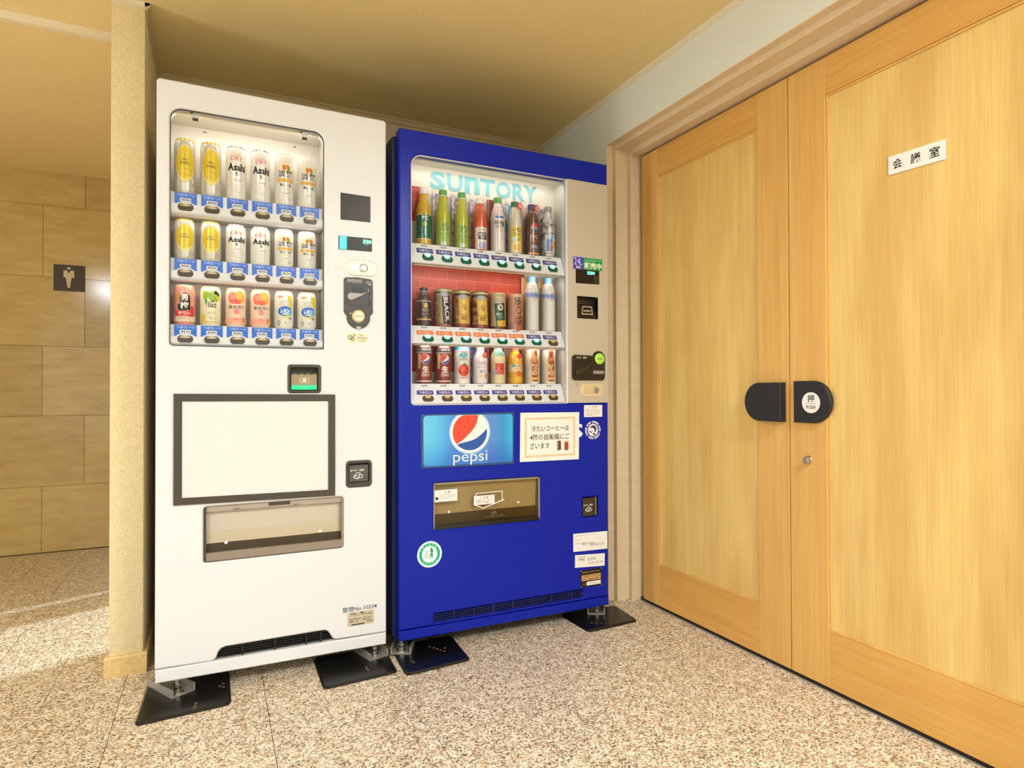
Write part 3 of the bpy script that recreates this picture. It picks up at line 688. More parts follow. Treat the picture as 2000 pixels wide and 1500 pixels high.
# the word over the bottles, with its unicase N
LTR = [('S', .149, .211), ('U', .217, .281), ('n', .289, .352), ('T', .354, .418), ('O', .421, .488), ('R', .495, .551), ('Y', .545, .607)]
for ch, a, b in LTR: text('lettering', MK, ch, a*.985, b*.985, 1.668, 1.735, .0008, LB, BM, .035)
plate('window_gasket', M, offs(winb, -.0005), [offs(winb, .0025)], -.012, -.004, pm((206, 200, 200), .4), BM)
plate('display_window', M, offs(winb, .002), [], -.009, -.0065, M_GLASS, BM, back=True)
BTAG = [pm((58, 60, 130), .4), pm((236, 112, 60), .4), pm((62, 52, 140), .4)]
BTG = pm((20, 92, 66), .3, name='button_green'); BTGL = pm((150, 255, 226), .3, 0, 1.3, name='button_lit'); BTO = pm((92, 72, 38), .3, name='button_olive'); BTOL = pm((206, 184, 132), .3)
SLOPE = {}
PRB = [['¥170', '¥180', '¥180', '¥180', '¥180', '¥180', '¥180', '¥180'], ['¥140', '¥130', '¥130', '¥130', '¥130', '¥130', '¥120', '¥120'], ['¥130', '¥130', '¥130', '¥130', '¥130', '¥130', '¥130', '¥130']]
for k, (zb, zf) in enumerate([(1.3660, 1.4420), (1.0810, 1.1475), (.8665, .9395)]):
    y0, y1 = BY+.010, BY+.043
    sh = prism_x('shelf_panel', [(y0+.002, zb), (y0, zb+.003), (y1, zf), (BY+.106, zf), (BY+.106, zb+.010), (y0+.02, zb)], UB(.0480), UB(.6690), M_WHITE, BM)
    n = Vector((0, -(zf-zb), (y1-y0))).normalized(); vdir = Vector((0, y1-y0, zf-zb-.003)).normalized(); n = Vector((1, 0, 0)).cross(vdir)
    L_ = math.hypot(y1-y0, zf-zb-.003)
    MS = Matrix((( 1, vdir.x, n.x, BX), (0, vdir.y, n.y, y0), (0, vdir.z, n.z, zb+.003), (0, 0, 0, 1)))
    for i in range(8):
        uc = .1095+.0728*i; ua = uc-.0075
        vb = (.0215, .0165, .0180)[k]; q = (1.28, 1.16, 1.08)[k]
        cold = not (k == 1 and i < 6)
        tg = plate('temperature_tag', MS, rr(ua-.0305, ua+.0305, vb+.0148*q, vb+.0300*q, .002), [], -.001, .0008, BTAG[1] if not cold else (BTAG[2] if k == 2 else BTAG[0]), sh)
        text('lettering', MS, 'つめたい' if cold else 'あったかい', ua-.024, ua+.024, vb+.0175*q, vb+.0278*q, .0011, pm((224, 222, 240), .5) if cold else pm((255, 214, 180), .5), sh, .03)
        text('lettering', MS, PRB[k][i], ua-.011, ua+.011, L_-.0115 if k != 1 else L_-.0105, L_-.0055 if k != 1 else L_-.0045, .0006, M_INK, sh, .03)
        on = k < 2 and not (k == 1 and i == 7)
        plate('select_button', MS, ell(uc, vb+.001, .0240, .0140*q, 26), [], -.002, .0016, M_WHITE, sh, .001)
        plate('button_face', MS, rr(uc-.0215, uc+.0215, vb-.0110*q, vb+.0115*q, .0112*min(q, 1.15), 8), [], .001, .0030, BTG if on else BTO, sh, .0008)
        ln = [(uc+.0125*math.cos(t), vb+.0110*q-.0110*q*math.sin(t)) for t in [PI*j/14 for j in range(15)]]+[(uc-.006, vb+.0135*q), (uc+.006, vb+.0135*q)]
        flat('button_lens', MS, ln, .0036, BTGL if on else BTOL, sh)
# control column
sc = plate('control_column', M, rr(.6765, .8640, .8645, 1.7475, .001), [hole_b := rr(.7184, .8171, 1.2000, 1.2880, .001)], -.02, .0012, M_SILVER, BM, .001)
sal = thing
sl = plate('sale_sticker', M, [(.7000, 1.3945), (.8373, 1.3953), (.8373, 1.4428), (.7000, 1.4428)], [], .001, .0018, pm((30, 150, 84), .4), BM)
flat('sticker_zone', M, [(.7000, 1.3945), (.7480, 1.3948), (.7480, 1.4428), (.7000, 1.4428)], .0021, pm((70, 62, 176), .4), sl)
text('lettering', M, '24', .703, .733, 1.412, 1.4395, .0024, M_PALE, sl, -.008)
texts('lettering', M, [('h', .735, .742, 1.412, 1.418), ('毎日', .7125, .734, 1.397, 1.408)], .0024, M_PALE, sl, .02)
text('lettering', M, '販売中', .751, .834, 1.3985, 1.4245, .0024, pm((236, 250, 214), .4), sl, .035)
texts('lettering', M, [('いつでもお買い求めいただけます', .755, .832, 1.4335, 1.4375), ('365日 年中無休', .755, .805, 1.4275, 1.4315)], .0024, pm((170, 226, 180), .4), sl, .03)
dq = plate('price_display', M, [(.7117, 1.3385), (.8224, 1.3400), (.8224, 1.3975), (.7117, 1.3955)], [], -.002, .0016, pm((40, 32, 24), .3, spec=.2), BM)
text('lettering', M, '販売中', .7655, .801, 1.376, 1.390, .0020, pm((110, 255, 200), .4, 0, 1.6), dq, .03)
for z in (1.369, 1.361, 1.353, 1.345): plate('display_icon', M, rr(.799, .817, z-.003, z+.003, .001), [rr(.800, .816, z-.002, z+.002, .001)], None, .0019, pm((110, 98, 84), .5), dq)
bb_ = liner('bill_slot', M, .7184, .8171, 1.2000, 1.2880, .035, pm((48, 36, 26), .4), BM, -.001)
newobj('bill_guide', [M @ Vector(p) for p in ((.722, 1.204, -.004), (.8135, 1.204, -.004), (.8135, 1.262, -.028), (.722, 1.262, -.028))], [(0, 1, 2, 3)], pm((42, 32, 24), .3), bb_)
plate('bill_mark', M, [(.741, 1.2165), (.7945, 1.2165), (.790, 1.250), (.7455, 1.250)], [[(.7455, 1.2205), (.790, 1.2205), (.7865, 1.2465), (.749, 1.2465)]], None, -.003, pm((190, 180, 160), .4), bb_)
text('lettering', M, '1000円札', .7515, .785, 1.2275, 1.2355, -.0028, pm((214, 204, 180), .4), bb_, .03)
cu = rr(.6912, .8450, .9540, 1.0515, .013)
bump_ = [(.8155+.0300*math.cos(a), 1.0415+.0300*math.sin(a)) for a in [0.05+3.0*j/18 for j in range(19)]]
P = [(.704, .954), (.832, .954), (.8405, .9575), (.845, .967)]+bump_+[(.783, 1.0515), (.776, 1.053), (.704, 1.0545), (.6945, 1.050), (.6912, 1.0405), (.6912, .967), (.695, .958)]
cb = plate('coin_unit', M, P, [], -.004, .009, pm((34, 27, 20), .28, coat=.3, name='coin_gloss'), BM, .0025)
lathe('lit_ring', M @ Matrix.Translation((.8155, 1.0405, .009)), [(.0245, -.001), (.0245, .002), (.0225, .0032), (.0225, .001)], M_BLACK, cb, 32, cap=False)
lathe('coin_knob', M @ Matrix.Translation((.8155, 1.0405, .009)), [(.0222, 0), (.0222, .004), (.019, .0062), (0, .0068)], pm((160, 206, 70), .3, 0, .22, name='knob_lime'), cb, 32)
flat('knob_slot', M, rr(.8025, .8265, 1.0392, 1.0416, 0), .0161, M_INK, cb)
plate('lever_recess', M, rr(.7025, .7790, .9650, 1.0350, .006), [rr(.7045, .7770, .967, 1.033, .005)], .005, .0098, M_BLACK, cb)
plate('return_lever', M, [(.7005, .985), (.706, .974), (.721, .973), (.737, .984), (.760, .9985), (.776, 1.018), (.770, 1.024), (.745, 1.006), (.722, .9985), (.706, .997)], [], .009, .019, pm((48, 38, 30), .22, coat=.4), cb, .003)
flat('coin_slot', M, rr(.713, .752, 1.016, 1.031, .003), .0094, M_BLACK, cb)
texts('lettering', M, [('おつり', .7105, .730, 1.0405, 1.0465), ('返却', .739, .755, 1.0400, 1.0470)], .0093, M_PALE, cb, .03)
for j in range(4): plate('coin_mark', M, ell(.7940+.0125*j, .9865, .0066, .0066, 18), [ell(.7940+.0125*j, .9865, .0050, .0050, 18)], None, .0093, pm((220, 212, 200), .5), cb)
texts('lettering', M, [(('500', '100', '50', '10')[j], .7905+.0125*j, .7975+.0125*j, .9845, .9885) for j in range(4)], .0094, pm((220, 212, 200), .5), cb, .03)
lp = plate('lock_plate', M, rr(.7340, .8400, .8885, .9410, .018, 10), [], 0, .004, pm((228, 206, 164), .35, .2), BM, .002)
plate('lock_handle', M, rr(.7430, .8130, .9010, .9300, .004), [], .003, .0058, pm((222, 198, 154), .35, .2), BM, .0015)
lc = lathe('lock_cylinder', M @ Matrix.Translation((.8020, .9155, .004)), [(.0125, 0), (.0125, .005), (.011, .0062), (.0085, .0062), (.007, .0045), (.0055, .007), (0, .007)], M_ZINC, BM, 28)
flat('keyhole', M, rr(.8010, .8030, .912, .919, 0), .0116, M_INK, lc)
lathe('key_ring', M @ Matrix.Translation((.8020, .9155, .004)), [(.0137, 0), (.0137, .0015), (.0125, .0015)], M_STEEL, BM, 28, cap=False)
plate('hook_mark', M, [(.7105, .928), (.7105, .938)]+[(.7155-.005*math.cos(a), .938+.005*math.sin(a)) for a in [PI*j/10 for j in range(1, 10)]]+[(.7205, .938), (.7205, .928), (.7190, .928), (.7190, .938)]+[(.7155+.0035*math.cos(a), .938+.0035*math.sin(a)) for a in [PI*j/10 for j in range(1, 10)]]+[(.7120, .938), (.7120, .928)], [], None, .0016, pm((110, 90, 66), .5), BM)
# blue lower front
pp = plate('advert_panel', M, [(.0780, .6410), (.4375, .6385), (.4400, .8345), (.0775, .8320)], [], -.004, .004, pm((38, 76, 130), .3), BM, .002)
GR = mat_gradient('advert_blue', [(0, (110, 196, 228)), (.13, (92, 192, 236)), (.34, (74, 138, 214)), (.6, (110, 172, 226)), (.72, (96, 140, 210)), (.88, (52, 150, 214)), (1, (62, 190, 226))], BX+.08, BX+.438, .64, .835, [(0, (150, 190, 240)), (.5, (255, 255, 255)), (1, (255, 255, 255))])
flat('advert_print', M, rr(.0855, .4320, .6485, .8265, .012), .0043, GR, pp)
RED = pm((226, 70, 44), .35); NAVY = pm((30, 84, 166), .35)
def globe(Mx, c, z, r, w, par, halo=None, dw=.0003, mk=None):
    cr = lambda a0, a1, n=16: [(c+r*math.cos(a0+(a1-a0)*i/n), z+r*math.sin(a0+(a1-a0)*i/n)) for i in range(n+1)]
    cv = lambda pts: [(c+r*x, z+r*y) for x, y in pts]
    redb = cr(math.atan2(.86, .48), 2*PI+math.atan2(-.64, -.78))+cv([(-.58, -.53), (-.38, -.40), (-.12, -.17), (.10, .03), (.26, .23), (.40, .50)])
    blu = cr(2*PI+math.atan2(-.66, -.75), 2*PI+math.atan2(.15, .98), 14)+cv([(.86, .03), (.72, -.11), (.55, -.24), (.32, -.38), (.07, -.47), (-.3, -.55), (-.55, -.60)])
    return redb, blu
rd, bl = globe(M, .2605, .7650, .067, 0, pp)
flat('logo_halo', M, [(x, min(y, .8265)) for x, y in ell(.2605, .765, .0795, .0795, 48)], .0046, pm((196, 222, 244), .4), pp)
flat('logo_white', M, [(x, min(y, .8262)) for x, y in ell(.2605, .765, .0735, .0735, 48)], .0049, pm((246, 240, 232), .35), pp)
flat('logo_red', M, [(x, min(y, .8258)) for x, y in rd], .0052, RED, pp); flat('logo_blue', M, bl, .0052, NAVY, pp)
text('lettering', M, 'pepsi', .1955, .3285, .6460, .6945, .0052, M_PALE, pp, -.004, res=4)
text('lettering', M, 'BOSS', .470, .7430, .7270, .7830, .0006, M_PALE, BM, .03)
em = flat('coffee_emblem', M, ell(.7903, .7553, .0235, .0250, 40), .0007, M_PALE, BM)
ring_text('lettering', M, 'BOSS COFFEE BOSS COFFEE BOSS COFFEE ', .7903, .7553, .0325, .0085, PI/2, 2*PI, .0007, M_PALE, BM, True, .04)
hd = pm((34, 40, 96), .4)
join_flat('emblem_figure', M, [[(.776, .762), (.780, .770), (.790, .775), (.802, .771), (.807, .760), (.803, .748), (.797, .746), (.798, .756), (.794, .763), (.785, .765)],
    [(.773, .749), (.776, .746), (.783, .745), (.788, .748), (.786, .750), (.780, .749), (.777, .752), (.773, .753)], [(.788, .740), (.795, .733), (.802, .741), (.795, .744)]], .0010, hd, em)
ca = plate('caution_label', M, rr(.7489, .8346, .8080, .8555, .003), [], -.001, .0008, M_PALE, BM)
texts('lettering', M, [('ご 注 意', .776, .808, .8455, .8525), ('機械に物をのせたり', .757, .828, .835, .839), ('ゆすったりすると', .757, .822, .828, .832), ('倒れることがあり', .757, .822, .821, .825), ('大変危険です', .757, .806, .814, .818)], .0011, pm((120, 112, 104), .5), ca, .01)
# delivery port
pt = liner('delivery_port', M, .118, .558, .410, .594, .13, pm((120, 104, 78), .5), BM)
newobj('port_back', [M @ Vector(p) for p in ((.118, .468, -.034), (.558, .468, -.034), (.558, .594, -.024), (.118, .594, -.024))], [(0, 1, 2, 3)], pm((244, 232, 208), .45), pt)
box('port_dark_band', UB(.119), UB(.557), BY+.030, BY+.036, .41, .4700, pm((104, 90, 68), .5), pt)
box('port_lip', UB(.1255), UB(.5500), BY+.004, BY+.05, .418, .4325, M_BLACK, BM, .002)
ft = plate('port_top_rail', M, [(.1255, .5800), (.5500, .5770), (.5500, .5835), (.1255, .5865)], [], -.03, -.004, pm((150, 136, 110), .4), BM)
fl = plate('port_flap', M, [(.1290, .4335), (.5480, .4325), (.5480, .5770), (.1290, .5800)], [], -.0085, -.0065, M_FLAPB, BM, back=True)
for a, b in ((.1250, .1290), (.5460, .5505)): plate('port_side', M, rr(a, b, .4230, .5830, 0), [], -.03, -.004, pm((160, 150, 130), .35), BM)
lb = plate('caution_label', M, [(.1290, .5185), (.2150, .5185), (.2150, .5605), (.1290, .5605)], [], -.0064, -.0058, M_PALE, fl)
texts('lettering', M, [('注 意', .166, .188, .5480, .5560), ('とびらに手を入れないで', .146, .210, .5410, .5445), ('ください けがをする', .146, .210, .5350, .5385), ('おそれがあります', .146, .196, .5290, .5325)], -.0055, pm((110, 102, 92), .5), fl, .015)
flat('warning_mark', M, ell(.1375, .5310, .0055, .0055, 20), -.0055, M_INK, fl)
lb2 = plate('caution_label', M, rr(.2790, .3620, .4960, .5290, .001), [], -.0064, -.0058, pm((236, 230, 222), .5), fl)
texts('lettering', M, [('ご 注 意', .305, .337, .5170, .5250), ('お取りください', .288, .350, .5080, .5130), ('やけどに注意', .288, .338, .5010, .5055)], -.0055, pm((130, 122, 116), .5), fl, .015)
bd = [(.2800, .4965), (.3160, .4810), (.4020, .5060), (.4020, .5090), (.3950, .5090), (.3950, .5420), (.2860, .5390), (.2860, .5290), (.2890, .5290), (.2890, .5365), (.3920, .5390), (.3920, .5070), (.3160, .4845), (.2830, .4990)]
flat('arrow_outline', M, bd, -.0056, M_PALE, fl)
texts('lettering', M, [('取り出し口', .292, .388, .5300, .5345), ('PUSH', .365, .389, .5200, .5250), ('押す', .365, .385, .5110, .5160)], -.0056, pm((120, 108, 90), .5), fl, .02)
texts('lettering', M, [('とりだし', .348, .372, .4560, .4680), ('ゆっくり押してください', .322, .402, .4475, .4520)], -.0056, pm((170, 160, 140), .5), fl, .01)
for u, z in ((.183, .4800), (.4600, .4930)): lathe('flap_bumper', M @ Matrix.Translation((u, z, -.0065)), [(.0045, 0), (.004, .002), (0, .0026)], pm((240, 232, 214), .4), fl, 16)
rc = liner('coin_return', M, .7413, .8133, .412, .4885, .03, M_DARK, BM, -.002)
plate('return_flap', M, rr(.7430, .7985, .4135, .4850, .001), [], -.012, -.004, pm((62, 50, 38), .3), rc, .001)
plate('return_edge', M, rr(.7990, .8040, .416, .4880, .001), [], -.02, .003, pm((150, 140, 130), .3, .6), rc)
text('lettering', M, 'おつり・返却', .748, .790, .4535, .4610, -.0037, M_PALE, rc, .03)
for (a, b) in ((.764, .440), (.772, .4465), (.778, .440), (.7675, .4385)): plate('coin_icon', M, ell(a, b-.002, .0085, .0062, 20), [ell(a, b-.002, .0062, .0042, 20)], None, -.0036, M_PALE, rc)
# stickers
rcy = flat('recycling_sticker', M, ell(.1087, .3390, .0455, .0460, 44), .0006, pm((226, 244, 242), .4), BM)
GRN = pm((30, 176, 134), .4); GRT = pm((190, 240, 220), .4)
plate('sticker_ring', M, ell(.1087, .3390, .0385, .0390, 44), [ell(.1087, .3390, .0285, .0290, 44)], None, .0009, GRN, rcy)
ring_text('lettering', M, 'かんビンは', .1087, .3390, .0335, .0085, PI/2, 1.9, .0012, GRT, rcy, True, .03)
ring_text('lettering', M, 'リサイクル', .1087, .3390, .0335, .0080, -PI/2, 1.9, .0012, GRT, rcy, False, .03)
gk = pm((34, 130, 100), .4)
join_flat('recycling_figure', M, [ell(.1155, .3590, .0035, .0035, 12), [(.1125, .3440), (.1125, .3535), (.1065, .3510), (.1060, .3535), (.1130, .3555), (.1190, .3555), (.1215, .3500), (.1205, .3440)],
    [(.1120, .3425), (.1105, .3310), (.1085, .3250), (.1115, .3245), (.1140, .3315), (.1155, .3360), (.1165, .3310), (.1165, .3255), (.1195, .3255), (.1200, .3340), (.1205, .3425)], [(.0955, .3470), (.1005, .3530), (.1020, .3515), (.0970, .3455)]], .0010, gk, rcy)
join_flat('recycling_bin', M, [[(.0905, .3250), (.1035, .3250), (.1055, .3430), (.0885, .3430)]], .0010, pm((212, 222, 214), .4), rcy)
l1 = plate('service_label', M, [(.6970, .2795), (.8568, .2755), (.8568, .3462), (.6970, .3502)], [], -.001, .0008, M_PALE, BM)
texts('lettering', M, [('自動販売機 設置場所 統一ステッカー', .704, .800, .3385, .3425), ('故障のときは', .704, .735, .3235, .3275), ('住所 電話 連絡先', .704, .734, .3080, .3125)], .0011, pm((170, 160, 160), .5), l1, .0)
text('lettering', M, '東京 0120-33', .737, .790, .3010, .3135, .0011, pm((90, 82, 80), .5), l1, 0)
text('lettering', M, '88654', .777, .840, .2935, .3050, .0011, pm((130, 122, 116), .5), l1, -.01)
l2 = plate('service_label', M, [(.7042, .2168), (.8430, .2087), (.8442, .2582), (.7050, .2660)], [], -.001, .0008, M_PALE, BM)
text('lettering', M, '販売者', .715, .752, .2535, .2570, .0011, pm((110, 104, 116), .5), l2, .01)
text('lettering', M, '190J', .720, .747, .2375, .2500, .0011, pm((60, 54, 70), .5), l2, .01)
text('lettering', M, '22/6', .761, .800, .2385, .2500, .0011, pm((110, 104, 110), .5), l2, 0)
text('lettering', M, '/170.20 24', .765, .836, .2230, .2310, .0011, pm((120, 114, 120), .5), l2, 0)
l3 = plate('rating_plate', M, [(.7302, .1342), (.8290, .1335), (.8290, .2032), (.7302, .2026)], [], -.001, .0010, pm((26, 22, 20), .35), BM)
flat('plate_band', M, [(.7345, .1600), (.8240, .1590), (.8240, .1830), (.7345, .1820)], .0013, pm((206, 168, 104), .4, .2), l3)
texts('lettering', M, [('自動販売機', .737, .770, .1900, .1960), ('形式 3025', .778, .818, .1900, .1960), ('TYPE', .737, .752, .1440, .1490)], .0014, pm((170, 140, 80), .4), l3, .01)
texts('lettering', M, [('冷凍機', .740, .772, .1730, .1795), ('R134a 0.2kg', .780, .820, .1720, .1780), ('100V', .740, .756, .1635, .1690), ('50/60Hz 640W', .764, .815, .1630, .1690)], .0015, pm((150, 70, 46), .4), l3, .02)
flat('plate_tag', M, rr(.7570, .8235, .1400, .1550, .001), .0014, M_PALE, l3)
text('lettering', M, '30258621', .772, .810, .1445, .1505, .0016, pm((150, 144, 144), .5), l3, 0)
for (a, b) in ((.7325, .2000), (.8268, .2005), (.8268, .1362), (.7325, .1368)): lathe('rivet', M @ Matrix.Translation((a, b, .001)), [(.0026, 0), (.0018, .0012), (0, .0016)], M_STEEL, l3, 12)
feet(BM, BX, [(.014, 2.128), (.832, 2.143), (.03, 2.70), (.83, 2.70)], .054)

# paper notice taped to the front
ns = thing('paper_notice', (BX+.59, BY, .735), 'white paper notice with gold dotted border on blue machine, right of the blue advert', 'notice')
plate('notice_sheet', M, [(.4635, .6445), (.7230, .6425), (.7258, .8282), (.4662, .8302)], [], .0004, .0016, pm((246, 238, 226), .55), ns)
gold = pm((222, 184, 112), .5)
dots = []
for j in range(24):
    u = .488+.2135*j/23
    for z in (.8065, .6635): dots.append(rr(u-.0030, u+.0030, z-.0036, z+.0036, 0))
for j in range(1, 17):
    z = .6635+.1430*j/17
    for u in (.488, .7015): dots.append(rr(u-.0036, u+.0036, z-.0030, z+.0030, 0))
join_flat('dotted_border', M, dots, .0019, gold, ns)
text('lettering', M, '冷たいコーヒーは', .512, .6775, .7565, .7800, .0019, M_INK, ns, .009)
text('lettering', M, '4階の自販機にご', .5060, .6810, .7235, .7470, .0019, M_INK, ns, .009)
text('lettering', M, 'ざいます', .5070, .5920, .6910, .7145, .0019, M_INK, ns, .009)
flat('drawn_can', M, rr(.6240, .6420, .6820, .7190, .004), .0019, pm((96, 62, 50), .5), ns); flat('drawn_can_shine', M, rr(.6255, .6290, .6850, .7160, .001), .0021, pm((190, 186, 160), .5), ns)
flat('drawn_cup', M, rr(.6570, .6755, .6800, .7150, rs=(.007, .007, .001, .001)), .0019, pm((170, 74, 42), .5), ns); flat('drawn_cup_rim', M, rr(.6570, .6755, .7120, .7165, .001), .0021, pm((226, 170, 130), .5), ns)

# small lamps added under shelves and compartment tops to brighten the samples
def added_display_lamp(owner, x0, x1, y, z, p):
    b = box('display_lamp', x0, x1, y-.004, y+.004, z-.004, z, M_TRIMW, owner)
    d = bpy.data.lights.new('display_lamp', 'AREA'); d.shape = 'RECTANGLE'; d.size = x1-x0; d.size_y = .012; d.energy = p; d.color = (1, .96, .90)
    o = bpy.data.objects.new('lamp_light', d); COL.objects.link(o); o.location = ((x0+x1)/2, y, z-.006); o.rotation_euler = (.55, 0, 0); o.parent = b
for z, p in ((1.764, 1.5), (1.457, .65), (1.258, .65)): added_display_lamp(WM, U(.05), U(.465), WY+.030, z-.001, p*LAMP_D)
for z, p in ((1.7425, 1.1), (1.3665, .7), (1.0815, .7)): added_display_lamp(BM, UB(.06), UB(.655), WY+.034, z-.001, p*LAMP_D)

# ================================================================== ANCHOR PLATES UNDER THE FEET
def anchor(P, label, br, brot, holes, lipmat=M_ZINC):
    cx = sum(p[0] for p in P)/4; cy = sum(p[1] for p in P)/4
    t = thing('anchor_plate', (cx, cy, 0), label, 'anchor plate', 'black anchor plates under the machine feet')
    Q = []
    for i in range(4):      # rounded corners
        a, b, c = Vector(P[i-1]), Vector(P[i]), Vector(P[(i+1) % 4]); r = .024
        p, q = b+(a-b).normalized()*r, b+(c-b).normalized()*r
        for j in range(6):
            s = j/5; Q.append(tuple(p*(1-s)**2+b*2*s*(1-s)+q*s*s))
    MZ = Matrix.Identity(4)
    plate('rubber_plate', MZ, Q, [], 0, .0080, M_RUB, t, .0060)
    for (x, y) in holes: lathe('bolt_hole', Matrix.Translation((x, y, .008)), [(.0042, -.001), (.0042, .0006), (.0028, .0006), (.0022, -.0008), (0, -.0008)], pm((150, 128, 90), .4, .5), t, 14)
    MB = Matrix.Translation((br[0], br[1], .008)) @ Matrix.Rotation(brot, 4, 'Z')
    w, d = .031, .076
    prof = [(-w, .024), (-w-.004, .024), (-w-.004, 0), (w+.004, 0), (w+.004, .024), (w, .024), (w-.001, .003), (-w+.001, .003)]
    V = [MB @ Vector((p[0], y, p[1])) for y in (-d, d) for p in prof]; n = 8
    F = [(i, (i+1) % n, n+(i+1) % n, n+i) for i in range(n)]+[tuple(q) for q in tessellate_polygon([[Vector((p[0], p[1], 0)) for p in prof]])]+[tuple(n+i for i in q) for q in tessellate_polygon([[Vector((p[0], p[1], 0)) for p in prof]])]
    b = newobj('steel_bracket', V, F, lipmat, t)
    for s in (-1, 1): lathe('bracket_bolt', MB @ Matrix.Translation((-.010*s, s*.022+.022, .003)), [(.007, 0), (.007, .005), (.004, .006), (.004, .012), (0, .012)], M_STEEL, b, 6)
    return t
anchor([(-.195, 1.981), (.047, 1.997), (.047, 2.245), (-.185, 2.245)], 'black anchor plate under the left front foot of the white machine', (-.118, 2.176), .52, [(-.045, 2.035), (-.047, 2.020), (-.048, 2.006), (.018, 2.120), (.028, 2.110), (.028, 2.135)])
anchor([(.303, 1.970), (.540, 1.987), (.548, 2.20), (.306, 2.215)], 'black anchor plate under the right front foot of the white machine', (.484, 2.176), .30, [(.452, 2.055), (.451, 2.042), (.453, 2.030)])
anchor([(.556, 1.949), (.787, 1.969), (.798, 2.195), (.566, 2.185)], 'black anchor plate under the left front foot of the blue machine', (.612, 2.172), -.42, [(.690, 2.120), (.700, 2.105), (.708, 2.090), (.716, 2.075), (.724, 2.060), (.735, 2.085), (.600, 2.035), (.603, 2.022)])
anchor([(1.276, 1.998), (1.514, 2.009), (1.530, 2.190), (1.268, 2.200)], 'black anchor plate beside the door frame under the blue machine', (1.432, 2.196), -.50, [(1.33, 2.06), (1.345, 2.05), (1.36, 2.04), (1.47, 2.12)])

# ================================================================== CANS IN THE WHITE MACHINE
INK = (34, 28, 28)
def can_prof(h, r):
    return [(r*.80, 0), (r*.90, .004), (r, .011), (r, h-.0165), (r*.975, h-.012), (r*.90, h-.0045), (r*.905, h-.003), (r*.905, h-.0005), (r*.885, h), (r*.86, h-.001), (r*.84, h-.0045), (0, h-.0045)]
def can(x, y, z, h, r, label, body, lid, items, group=None, turn=0.0, cat='can'):
    t = thing('drink_can', (x, y, z), label, cat, group)
    M = Matrix.Translation((x, y, z)); p = can_prof(h, r)
    lathe('can_body', M, p[:6], body, t, 36, cap=False)
    l = lathe('can_lid', M, p[5:], lid, t, 36, cap=False)
    plate('pull_tab', Matrix.Translation((x, y-.006, z+h-.0045)), ell(0, 0, .007, .011, 18), [], 0, .0014, lid, l)
    decals(t, x, y, z, r, items, turn); return t
ALU = pm((226, 218, 204), .22, .45, name='can_silver'); ALW = pm((240, 234, 224), .26, .15, name='can_white'); GOLD = pm((222, 186, 80), .22, .55, name='can_gold'); LID = pm((206, 198, 186), .22, .8, name='can_lid')
YEL = pm((228, 196, 44), .3, .1, name='yellow_emblem'); YEL2 = pm((238, 220, 130), .3)
OUT6 = 1
def d_kaku(h):
    s = h/.168
    return [('e', 0, .090*s, .0275, .058*s, YEL2), ('e', 0, .094*s, .0275, .050*s, YEL), ('t', 'KAKU', -.009, .009, .100*s, .107*s, (120, 96, 30), .02), ('t', 'HIGHBALL', -.014, .014, .088*s, .097*s, (110, 86, 24), .02),
        ('t', 'ハイボール', -.012, .012, .072*s, .076*s, (170, 140, 40)), ('t', 'ウイスキー', -.009, .009, .055*s, .060*s, (176, 146, 50)), ('t', 'お酒', .020, .027, .024*s, .031*s, (120, 112, 100))]
def d_asahi(h):
    s = h/.168
    return [('t', 'DRY', -.018, .018, .122*s, .135*s, (214, 96, 84), .0), ('t', 'SUPER', -.010, .010, .1365*s, .1405*s, (206, 120, 100), .0), ('t', 'Asahi', -.028, .028, .089*s, .113*s, INK, .035), ('t', '生', -.005, .005, .075*s, .086*s, INK, .02),
        ('t', '辛口  非熱処理', -.009, .014, .058*s, .062*s, (196, 110, 80)), ('r', -.018, .018, .044*s, .0446*s, (196, 186, 170)), ('r', -.018, .018, .030*s, .0306*s, (196, 186, 170)), ('t', 'ビール', -.004, .010, .021*s, .025*s, (150, 140, 130))]
def d_tan(h):
    s = h/.168
    dr = [(-.010, .124*s), (-.006, .131*s), (0, .128*s), (.006, .132*s), (.013, .127*s), (.015, .120*s), (.010, .122*s), (.006, .118*s), (.001, .123*s), (-.004, .117*s), (-.007, .121*s)]
    return [('e', .002, .122*s, .017, .014*s, (236, 214, 150)), ('p', dr, (206, 120, 40)), ('e', -.003, .118*s, .005, .003*s, (216, 86, 40)), ('e', .010, .117*s, .004, .004*s, (150, 150, 50)), ('t', '淡麗', -.024, .026, .090*s, .113*s, INK, .01),
        ('r', -.026, .029, .074*s, .086*s, (226, 178, 84)), ('t', '極上〈生〉', -.017, .022, .060*s, .070*s, (60, 52, 44), .015), ('r', -.012, .016, .052*s, .0526*s, (190, 180, 164)), ('t', '発泡酒', -.008, .010, .036*s, .040*s, (160, 152, 130)),
        ('t', 'グリーン', .010, .024, .015*s, .022*s, (150, 160, 40), .02), ('r', -.014, .010, .026*s, .0266*s, (190, 180, 164))]
CX = lambda i: U(.0725+.0722*i)
Y_CAN = WY+.060
row1 = [(d_kaku, ALU, GOLD, 'tall silver can with yellow oval, leftmost on white machine top shelf', ), (d_kaku, ALU, GOLD, 'tall silver can with yellow oval, second from left on top shelf'),
    (d_asahi, ALW, LID, 'tall white can with bold black latin word, third on white machine top shelf'), (d_asahi, ALW, LID, 'tall white can with bold black latin word, fourth on top shelf'),
    (d_tan, ALW, ALW, 'tall pale can with gold band and black characters, fifth on top shelf'), (d_tan, ALW, ALW, 'tall pale can with gold band and black characters, rightmost on top shelf')]
for i, (d, b, l, lab) in enumerate(row1): can(CX(i), Y_CAN, 1.5195, .168, .0300, lab, b, l, d(.168), 'tall cans on the top shelf of the white machine', .06)
